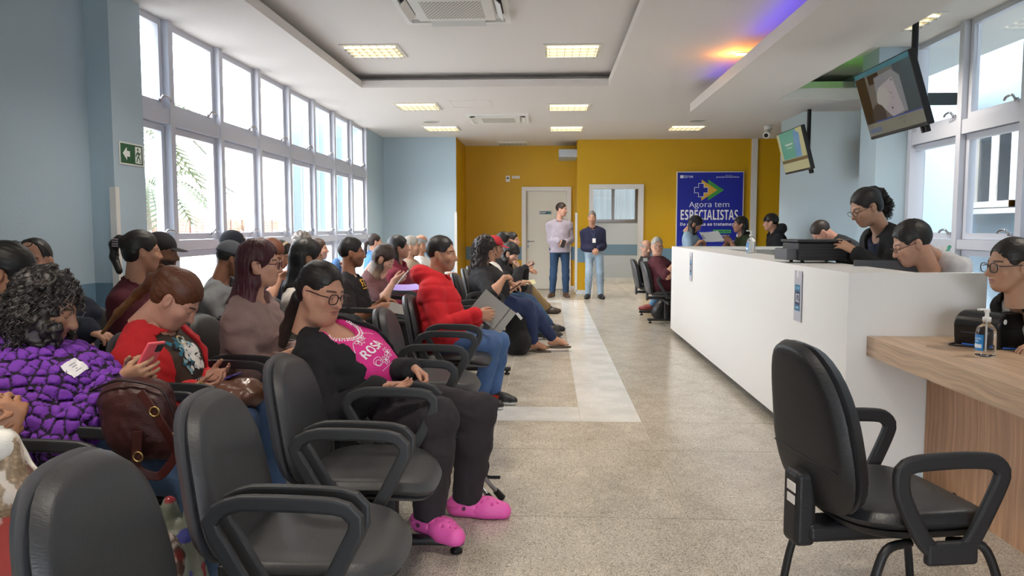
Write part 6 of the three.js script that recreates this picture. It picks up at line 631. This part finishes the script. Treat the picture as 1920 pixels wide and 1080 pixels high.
person({ vis: true, label: 'standing man in a light checked shirt and jeans before the cream door', stand: true, girth: 1.15, s: 1.02, hip: [0.21, 0.96, -14.6], head: [0.24, 1.671, -14.6], face: 84, hy: 22, hp: 4, skin: '#c49580', hair: { style: 'short', c: '#2b2019', t: 0.009 }, top: { c: '#a29aa5', sleeve: 1.95, e: 0.022, hem: 0.10, collar: true, fold: 0.006 }, pants: jeans('#27415f'), shoes: { c: '#4a3527' }, handR: { at: [0.2, 1.082, -14.4], dir: [0.7, -0.5, 0.3], palm: [0, 0, -1], curl: 0.6 }, handL: { at: [0.311, 1.051, -14.45], dir: [-0.7, -0.4, 0.3], palm: [0, 0, -1], curl: 0.6 }, footL: [0.33, 0.085, -14.6], footR: [0.07, 0.085, -14.6], footDirL: 75, footDirR: 110 });
person({ vis: true, label: 'standing man in a navy shirt and pale jeans with an identity badge', stand: true, girth: 1.05, s: 0.97, hip: [0.85, 0.90, -14.45], head: [0.802, 1.518, -14.4], face: 88, hy: 96, hp: 4, skin: '#b5866c', brow: '#3a322c', hair: { style: 'short', c: '#6f6a65', t: 0.008 }, top: { c: '#1c1f3d', sleeve: 1.95, e: 0.02, hem: 0.02, collar: true, fold: 0.006 }, pants: jeans('#8fa3b4'), shoes: { c: '#15151a' }, handR: { at: [0.808, 0.947, -14.25], dir: [0.5, -0.7, 0.3], palm: [0, 0, -1], curl: 0.5 }, handL: { at: [0.916, 0.947, -14.25], dir: [-0.5, -0.7, 0.3], palm: [0, 0, -1], curl: 0.5 }, footL: [0.98, 0.085, -14.45], footR: [0.74, 0.085, -14.45], footDirL: 78, footDirR: 105, extra: (b) => { const q = mad(b.nb, b.tu, -0.22, b.tf, 0.16); part(b.t, 'identity_badge', bx(q.x - b.base.x - 0.03, q.y - 0.045, q.z - b.base.z, q.x - b.base.x + 0.03, q.y + 0.035, q.z - b.base.z + 0.004), M.paper); part(b.t, 'lanyard', tube([mad(b.nb, b.tl, 0.06, b.tf, 0.03, b.tu, 0.02), mad(b.nb, b.tu, -0.1, b.tf, 0.145, b.tl, 0.02), mad(b.nb, b.tu, -0.18, b.tf, 0.162), mad(b.nb, b.tu, -0.1, b.tf, 0.145, b.tl, -0.02), mad(b.nb, b.tl, -0.06, b.tf, 0.03, b.tu, 0.02)].map((v) => V(v.x - b.base.x, v.y, v.z - b.base.z)), 0.004), mat(0x3a4a6a, 0.7)); } });
// ---- by the poster
person({ label: 'woman with long black hair in a pale blue shirt writing before the poster', stand: true, fem: true, s: 0.95, hip: [2.15, 0.88, -11.5], head: [2.164, 1.385, -11.5], face: 20, hy: 22, hp: 38, skin: '#b98a70', closed: true, hair: { style: 'long', c: '#0f0d10', t: 0.010, len: 0.34, wrap: 3.0 }, top: { c: '#8fa9bd', sleeve: 0.8, e: 0.018 }, pants: black(), shoes: { c: '#222222' }, handR: { at: [2.192, 1.129, -11.3], dir: [1, 0.1, 0], palm: [0, 0.9, 0], curl: 0.5 }, handL: { at: [2.308, 1.165, -11.5], dir: [0.9, 0.1, 0.3], palm: [0, -0.9, 0], curl: 0.6 } });
person({ label: 'woman with dark wavy hair in an olive green polo before the poster', stand: true, fem: true, girth: 1.2, s: 0.97, hip: [2.95, 0.9, -11.5], head: [2.817, 1.377, -11.5], face: 165, hy: 180, hp: -2, skin: '#a87a62', hair: { style: 'long', c: '#17110f', t: 0.010, len: 0.22, wrap: 2.8, curl: 0.4 }, top: { c: '#2f3d22', sleeve: 0.85, e: 0.02, collar: true }, pants: black(), shoes: { c: '#222222' }, handR: { at: [2.69, 1.156, -11.6], dir: [-0.8, 0.2, 0.2], palm: [0, 0, 1], curl: 0.7 }, handL: { at: [2.648, 1.136, -11.35], dir: [-0.8, 0.2, -0.2], palm: [0, 0, -1], curl: 0.7 }, extra: (b) => { const q = mad(b.hip, b.tu, 0.36, b.tf, 0.13, b.tl, 0.08); part(b.t, 'round_sticker', fieldOf([[ell(V(q.x - b.base.x, q.y, q.z - b.base.z), [0.008, 0.03, 0.03]), 0]], 0.005).mesh([0.8, 0.8, 0.76]), MP.cloth); } });
person({ noHands: true, label: 'boy in a black hooded padded jacket beside the poster', stand: true, s: 0.9, hs: 0.97, hip: [3.38, 0.84, -11.3], head: [3.201, 1.407, -11.3], face: 178, hy: 194, hp: 6, skin: '#b98a70', hair: { style: 'short', c: '#120e0e', t: 0.016, bangs: true }, top: { c: '#17181b', sleeve: 1.97, e: 0.04, hood: true, fold: 0.006, shape: () => (x, y, z) => 0.003 - 0.007 * Math.abs(Math.sin(y * 40)) }, pants: black(), shoes: { c: '#222222' } });
// ---- behind the counter
person({ noHands: true, label: 'man in a dark suit bending behind the counter', stand: true, hip: [3.25, 0.88, -8.0], head: [2.819, 1.281, -8.1], face: 185, hy: 190, hp: 50, skin: '#c08d78', hair: { style: 'short', c: '#2c221d', t: 0.007 }, top: { c: '#202226', sleeve: 1.95, e: 0.025, high: 0.03 }, pants: black(), shoes: { c: '#15151a' }, footL: [3.35, 0.085, -7.9], footR: [3.3, 0.085, -8.15], handR: { at: [2.9, 0.8, -8.3], dir: [-1, -0.2, 0], palm: [0, -1, 0] }, handL: { at: [2.9, 0.8, -7.85], dir: [-1, -0.2, 0], palm: [0, -1, 0] } });
person({ label: 'standing woman with curly ponytail and glasses in a black blazer', stand: true, fem: true, girth: 1.15, hip: [2.42, 0.9, -5.3], head: [2.091, 1.467, -5.2], face: 176, hy: 174, hp: 25, skin: '#b48a70', closed: true, lip: '#8f4f4a', hair: [{ style: 'bun', c: '#15110f', t: 0.004, fore: 0.008, tie: [0, 0.05, -0.085] }, { style: 'tail', c: '#18120f', ptsW: [[2.153, 1.567, -5.25], [2.207, 1.554, -5.27], [2.248, 1.504, -5.28], [2.253, 1.455, -5.28]], r0: 0.04, r1: 0.03, curl: 0.8, amp: 0.005, curls: 500, cl: 0.7, cr: 0.0016 }], glasses: { c: '#1a1a1e', h: 0.016, r: 0.0016 }, under: { c: '#1a2340', sleeve: 0.5, e: 0.008 }, top: { c: '#151619', sleeve: 1.9, e: 0.028, open: [0.03, 0.07], fold: 0.007, hem: 0.16, name: 'blazer' }, pants: black(), shoes: { c: '#15151a' }, handL: { at: [1.962, 1.177, -5.02], dir: [-0.75, 0.5, -0.3], palm: [-0.4, -0.4, -0.9], curl: 0.35, spread: 0.12 }, handR: { at: [2.024, 1.166, -5.6], dir: [-0.8, 0.1, 0.2], palm: [0, -1, 0], curl: 0.4 } });
person({ label: 'seated man in glasses and a white shirt with a green lanyard', girth: 1.15, hip: [2.5, 0.6, -4.62], nbAt: [2.309, 1.15, -4.68], head: [2.097, 1.241, -4.55], face: 178, hy: 188, hp: 22, hs: 1.03, skin: '#bb8e76', closed: true, hair: { style: 'short', c: '#14110f', t: 0.011 }, glasses: { c: '#202024', h: 0.015, r: 0.0016 }, top: { c: '#d5d6da', sleeve: 0.9, e: 0.02, fold: 0.006, neck: 0.056, collar: true }, pants: black(), shoes: { c: '#15151a' }, handL: { at: [2.05, 0.80, -4.45], dir: [-1, -0.1, 0], palm: [0, -1, 0] }, handR: { at: [2.05, 0.80, -4.75], dir: [-1, -0.1, 0], palm: [0, -1, 0] }, extra: (b) => { for (const k of [1, -1]) { const pts = [mad(b.nb, b.tl, k * 0.03, b.tf, -0.075, b.tu, 0.045), mad(b.nb, b.tl, k * 0.078, b.tf, -0.005, b.tu, 0.012), mad(b.nb, b.tl, k * 0.085, b.tf, 0.075, b.tu, -0.05), mad(b.nb, b.tl, k * 0.05, b.tf, 0.14, b.tu, -0.16)]; part(b.t, 'lanyard', tube(pts.map((v) => V(v.x - b.base.x, v.y, v.z - b.base.z)), 0.010, false, 24), mat(0x4aa58a, 0.7)); } } });
person({ label: 'woman in glasses, black blazer and white blouse behind the oak desk', fem: true, girth: 1.1, hip: [2.58, 0.58, -3.66], nbAt: [2.202, 1.01, -3.68], head: [2.116, 1.16, -3.62], face: 172, hy: 176, hp: 3, skin: '#b68c70', lip: '#9a5f58', nose: 1.1, hair: { style: 'bun', c: '#17120f', t: 0.004, fore: 0.01 }, glasses: { c: '#1c1a1c', h: 0.021, r: 0.0024 }, under: { c: '#dcd8d2', sleeve: 0.5, e: 0.01, scoop: 1.1 }, top: { c: '#141518', sleeve: 1.95, e: 0.028, open: [0.03, 0.085], fold: 0.006, name: 'blazer' }, pants: black(), shoes: { c: '#15151a' }, handL: { at: [2.2, 0.82, -3.45], dir: [-1, -0.1, 0], palm: [0, -1, 0] }, handR: { at: [2.2, 0.82, -3.75], dir: [-1, -0.1, 0], palm: [0, -1, 0] } });
// ---------------------------------------------------------------- things held, on laps and on the floor
const rot = (m, e) => { m.rotation.set(...e); return m; };
function phone(pos, n, u, c, label, dark = true) { const t = thing('phone', label, 'phone', pos), zn = A(n).normalize(), xn = A(u).cross(zn).normalize(); t.quaternion.setFromRotationMatrix(new THREE.Matrix4().makeBasis(xn, zn.clone().cross(xn), zn)); part(t, 'case', rb(0.075, 0.155, 0.010, 0.0045), mat(c, 0.4)); part(t, 'screen', bx(-0.034, -0.074, 0.0042, 0.034, 0.074, 0.0056), mat(dark ? 0x0c0d10 : 0xdfe3ea, 0.1)); part(t, 'camera_bump', rb(0.028, 0.03, 0.004, 0.002, -0.018, 0.055, -0.0065), mat(0x202228, 0.3)); return t; }
phone([-1.361, 0.88, -2.52], [-0.75, 0.5, -0.25], [0.5, 0.85, 0.1], 0xf0606a, 'coral pink phone held by the woman in the purple sweater'); phone([-1.409, 0.674, -3.22], [-0.35, 0.92, -0.05], [1, 0.35, 0.1], 0x4a3a86, 'purple phone held by the woman in the red cardigan'); phone([-1.294, 0.891, -6.75], [-0.7, 0.6, 0.1], [0.7, 0.75, 0], 0xe4e4e8, 'white phone held by the girl in the mauve shirt'); phone([-0.24, 0.854, -9.4], [-0.5, 0.8, 0], [1, 0.5, 0.1], 0x141418, 'black phone held by the woman resting her chin'); phone([0.268, 1.034, -14.28], [0, 0.3, -1], [0.3, 1, 0], 0x191a1e, 'dark phone held by the man in the checked shirt'); phone([-0.338, 0.732, -7.75], [-0.5, 0.7, 0], [1, -0.6, 0.1], 0x4a3428, 'brown phone held by the curly haired woman');
// soft bags from the implicit surface tool
function bag(name, label, cat2, prims, color, m, cell, extra, clipFn) { const f = fieldOf(prims, cell); const ce = f.o; f.bend((x, y, z) => 0.005 * noise(x * 22, y * 22, z * 22) + 0.003 * noise(x * 60, y * 60, z * 60)); if (clipFn) f.clip(clipFn); const lo = [0, 1, 2].map((k) => Math.min(...prims.map(([p]) => p.lo[k]))), hi = [0, 1, 2].map((k) => Math.max(...prims.map(([p]) => p.hi[k]))), b = V((lo[0] + hi[0]) / 2, lo[1], (lo[2] + hi[2]) / 2), t = thing(name, label, cat2, [b.x, b.y, b.z]); const g = f.mesh(typeof color === 'function' ? color : (() => { const q = lin(color); return (x, y, z) => { const k = 1 + 0.15 * noise(x * 30, y * 30, z * 30); return [q[0] * k, q[1] * k, q[2] * k]; }; })()); g.translate(-b.x, -b.y, -b.z); part(t, 'body', g, m); if (extra) extra(t, (v) => V(v[0] - b.x, v[1] - b.y, v[2] - b.z)); return t; }
M.leather = mat(0xffffff, 0.5, { vertexColors: true, bumpMap: leatherB, bumpScale: 0.0008 });
{ const c = [-1.328, 0.717, -2.42], L2 = (x, y, z) => [c[0] + x, c[1] + y, c[2] + z];
  bag('leather_backpack', 'maroon leather backpack on the lap of the purple sweater woman', 'backpack', [[cap(L2(-0.07, 0.06, 0), L2(0.04, 0.05, 0), 0.06), 0], [cap(L2(-0.03, -0.07, 0), L2(0.07, -0.075, 0), 0.07), 0.06], [ell(L2(0, 0, 0.03), [0.115, 0.12, 0.06]), 0.06]], '#3a1512', M.leather, 0.006, (t, q) => { part(t, 'strap', flatTube([L2(0.05, 0.1, 0.1), L2(0.12, 0.0, 0.11), L2(0.15, -0.1, 0.09), L2(0.1, -0.17, 0.1), L2(0.04, -0.14, 0.12), L2(0.05, -0.02, 0.125)].map((v) => q(v).toArray()), 0.028, 0.007, false, 50), mat(0x42150f, 0.4)); part(t, 'zip', tube([L2(-0.14, 0.09, 0.06), L2(-0.03, 0.13, 0.075), L2(0.1, 0.1, 0.07), L2(0.14, 0.0, 0.06)].map(q), 0.004), mat(0x1f0b0a, 0.5)); for (const p of [L2(0.1, 0.04, 0.115), L2(0.05, -0.1, 0.13), L2(0.14, -0.05, 0.09)]) { const b = q(p); part(t, 'buckle', at(new THREE.TorusGeometry(0.015, 0.0028, 6, 14), b.x, b.y, b.z), mat(0xc9b071, 0.3, { metalness: 1 })); } }); }
{ const c = [-1.372, 0.62, -3.2], L2 = (x, y, z) => [c[0] + x, c[1] + y, c[2] + z]; bag('brown_handbag', 'shiny brown handbag on the lap of the red cardigan woman', 'handbag', [[cap(L2(-0.12, -0.02, 0), L2(0.09, 0.0, 0), 0.05), 0], [ell(L2(0.03, 0.0, 0), [0.12, 0.06, 0.12]), 0.05]], '#6b4a3c', mat(0xffffff, 0.25, { vertexColors: true }), 0.006, (t, q) => { const b = q(L2(-0.1, 0.04, 0.06)); part(t, 'clasp', at(new THREE.TorusGeometry(0.018, 0.004, 6, 14), b.x, b.y, b.z, 0.4), mat(0xc9a25a, 0.3, { metalness: 1 })); part(t, 'handle', tube([L2(-0.14, 0.02, 0.05), L2(-0.08, 0.05, 0.08), L2(0.0, 0.035, 0.11), L2(0.06, 0.0, 0.12)].map(q), 0.008), mat(0x4a3020, 0.5)); }); }
{ const c = [-1.228, 0.78, -1.66], L2 = (x, y, z) => [c[0] + x, c[1] + y, c[2] + z]; bag('lace_bag', 'clear bag of beige lace trimming held at the left edge', 'bag', [[cap(L2(0, 0.06, 0), L2(-0.01, -0.05, 0), 0.025, 0.04), 0], [ell(L2(-0.01, -0.05, 0), [0.045, 0.06, 0.05]), 0.03]], (x, y, z) => { const m = lobes(x, y, z, 0.012), n = noise(x * 40, y * 40, z * 40); return n > -0.2 ? [0.42, 0.3, 0.19].map((v) => v * (0.5 + m)) : [0.62, 0.54, 0.46]; }, mat(0xffffff, 0.5, { vertexColors: true }), 0.005); }
{ const c = [-1.148, 0.378, -2.28], L2 = (x, y, z) => [c[0] + x, c[1] + y, c[2] + z]; const bt = c[1]; bag('plastic_bag', 'grey green plastic carrier bag standing on the floor between the chairs', 'bag', [[cap(L2(0, -0.22, 0), L2(0, -0.05, 0), 0.085, 0.07), 0], [cap(L2(-0.02, 0.0, 0), L2(-0.03, 0.1, 0), 0.04, 0.02), 0.04], [cap(L2(0.03, 0.0, 0.01), L2(0.035, 0.08, 0.01), 0.03, 0.016), 0.03]], (x, y, z) => { const k = 1 + 0.3 * noise(x * 40, y * 16, z * 40); const n = noise(x * 18 + 3, y * 18, z * 18); return n > 0.45 ? [0.35, 0.05, 0.06] : n < -0.5 ? [0.06, 0.07, 0.3] : [0.24 * k, 0.27 * k, 0.22 * k]; }, mat(0xffffff, 0.22, { vertexColors: true }), 0.006); }
{ const c = [-0.338, 0, -8.019], L2 = (x, y, z) => [c[0] + x, c[1] + y, c[2] + z]; bag('black_backpack', 'black backpack on the floor beside the flip flops', 'backpack', [[cap(L2(0, 0.1, 0), L2(0, 0.32, -0.02), 0.13, 0.11), 0], [ell(L2(0.06, 0.14, 0.04), [0.1, 0.12, 0.12]), 0.05]], '#121214', MP.cloth, 0.01, (t, q) => part(t, 'strap', flatTube([L2(-0.1, 0.36, 0.06), L2(-0.02, 0.46, 0.06), L2(0.06, 0.38, 0.06)].map((v) => q(v).toArray()), 0.03, 0.008, false, 20), MP.cloth), (x, y, z) => c[1] + 0.002 - y); }
{ const c = [1.653, 0, -11.126], L2 = (x, y, z) => [c[0] + x, c[1] + y, c[2] + z]; bag('black_bag', 'black bag under the chair of the maroon dress woman', 'bag', [[cap(L2(-0.05, 0.12, 0), L2(0.12, 0.12, 0), 0.12), 0], [ell(L2(0.04, 0.2, 0), [0.16, 0.12, 0.1]), 0.05]], '#0d0d10', MP.shiny, 0.01, null, (x, y, z) => c[1] + 0.002 - y); }
// papers, folders
function sheet(name, label, cat2, pos, e, w, h, col, extra) { const t = thing(name, label, cat2, pos); t.rotation.order = 'YXZ'; t.rotation.set(...e); const g = new THREE.PlaneGeometry(w, h, 10, 2), p = g.attributes.position; for (let i = 0; i < p.count; i++) p.setZ(i, 0.012 * Math.pow(p.getX(i) / w * 2, 2)); g.computeVertexNormals(); const b = g.clone(); b.translate(0, 0, -0.0015); part(t, 'cover', [g, b], mat(col, 0.5, { side: THREE.DoubleSide })); if (extra) extra(t); return t; }
sheet('document_folder', 'grey document folder held by the man in the red jacket', 'folder', [-0.387, 0.749, -5.3], [-0.35, 0.25, -0.72], 0.27, 0.19, 0x85837f, (t) => part(t, 'elastic_band', [bx(0.08, -0.097, 0.0045, 0.083, 0.097, 0.0075), bx(0.08, -0.098, -0.004, 0.083, -0.096, 0.0075)], M.dark));
sheet('paper_sheet', 'grey paper held by the man in the black printed shirt', 'paper', [-1.185, 0.675, -6.1], [-1.0, 0.2, -0.3], 0.2, 0.12, 0x7d7a76); sheet('purple_folder', 'lilac folder on the lap beside the phone girl', 'folder', [-1.383, 0.75, -7.4], [-1.35, 0.1, 0.1], 0.28, 0.2, 0x9a83c8); sheet('clipboard', 'white papers on a clipboard held by the woman in pale blue', 'clipboard', [2.36, 1.199, -11.3], [-0.9, 0.2, 0.12], 0.30, 0.22, 0xd8dadc, (t) => part(t, 'clip', rb(0.03, 0.08, 0.012, 0.004, -0.135, 0, 0.01), M.steel)); sheet('paper_sheet', 'yellow edged paper on the lap of the chin resting woman', 'paper', [-0.263, 0.672, -9.3], [-1.3, 0.3, -0.1], 0.2, 0.15, 0xd9d6a8);
one('identity_tag', 'white paper tag on the jacket of the bald man', 'tag', rb(0.07, 0.05, 0.004, 0.001), M.paper, [1.436, 0.856, -11.5], 0.3);
// walking aid between the aisle chairs
{ const t = thing('walking_frame', 'folded walking frame with silver legs leaning by the pink clogs', 'walking frame', [-0.257, 0, -3.719]); const o = t.position; const pt = (p) => V(p[0] - o.x, p[1] - o.y, p[2] - o.z); for (const [a, b] of [[[-0.333, 0.155, -3.62], [-0.243, 0.035, -3.66]], [[-0.364, 0.09, -3.72], [-0.282, 0.024, -3.62]]]) { const d = pt(a), e = pt(b), up2 = mad(d, e.clone().sub(d), -3.2); part(t, 'leg', rod(up2.toArray(), e.toArray(), 0.011), M.steel); const f = mad(e, e.clone().sub(d).normalize(), 0.035); part(t, 'rubber_foot', rod(mad(e, e.clone().sub(d).normalize(), -0.02).toArray(), f.toArray(), 0.016, 0.019), M.dark); } part(t, 'strap', flatTube([[-0.321, 0.235, -3.7], [-0.294, 0.169, -3.68], [-0.3, 0.119, -3.66], [-0.231, 0.121, -3.64]].map((p) => pt(p).toArray()), 0.016, 0.004, false, 24), M.dark); part(t, 'hand_grip', tube([[-0.393, 0.26, -3.75], [-0.35, 0.247, -3.72], [-0.312, 0.195, -3.68]].map(pt), 0.013), M.dark); }
renderer.render(scene, camera);
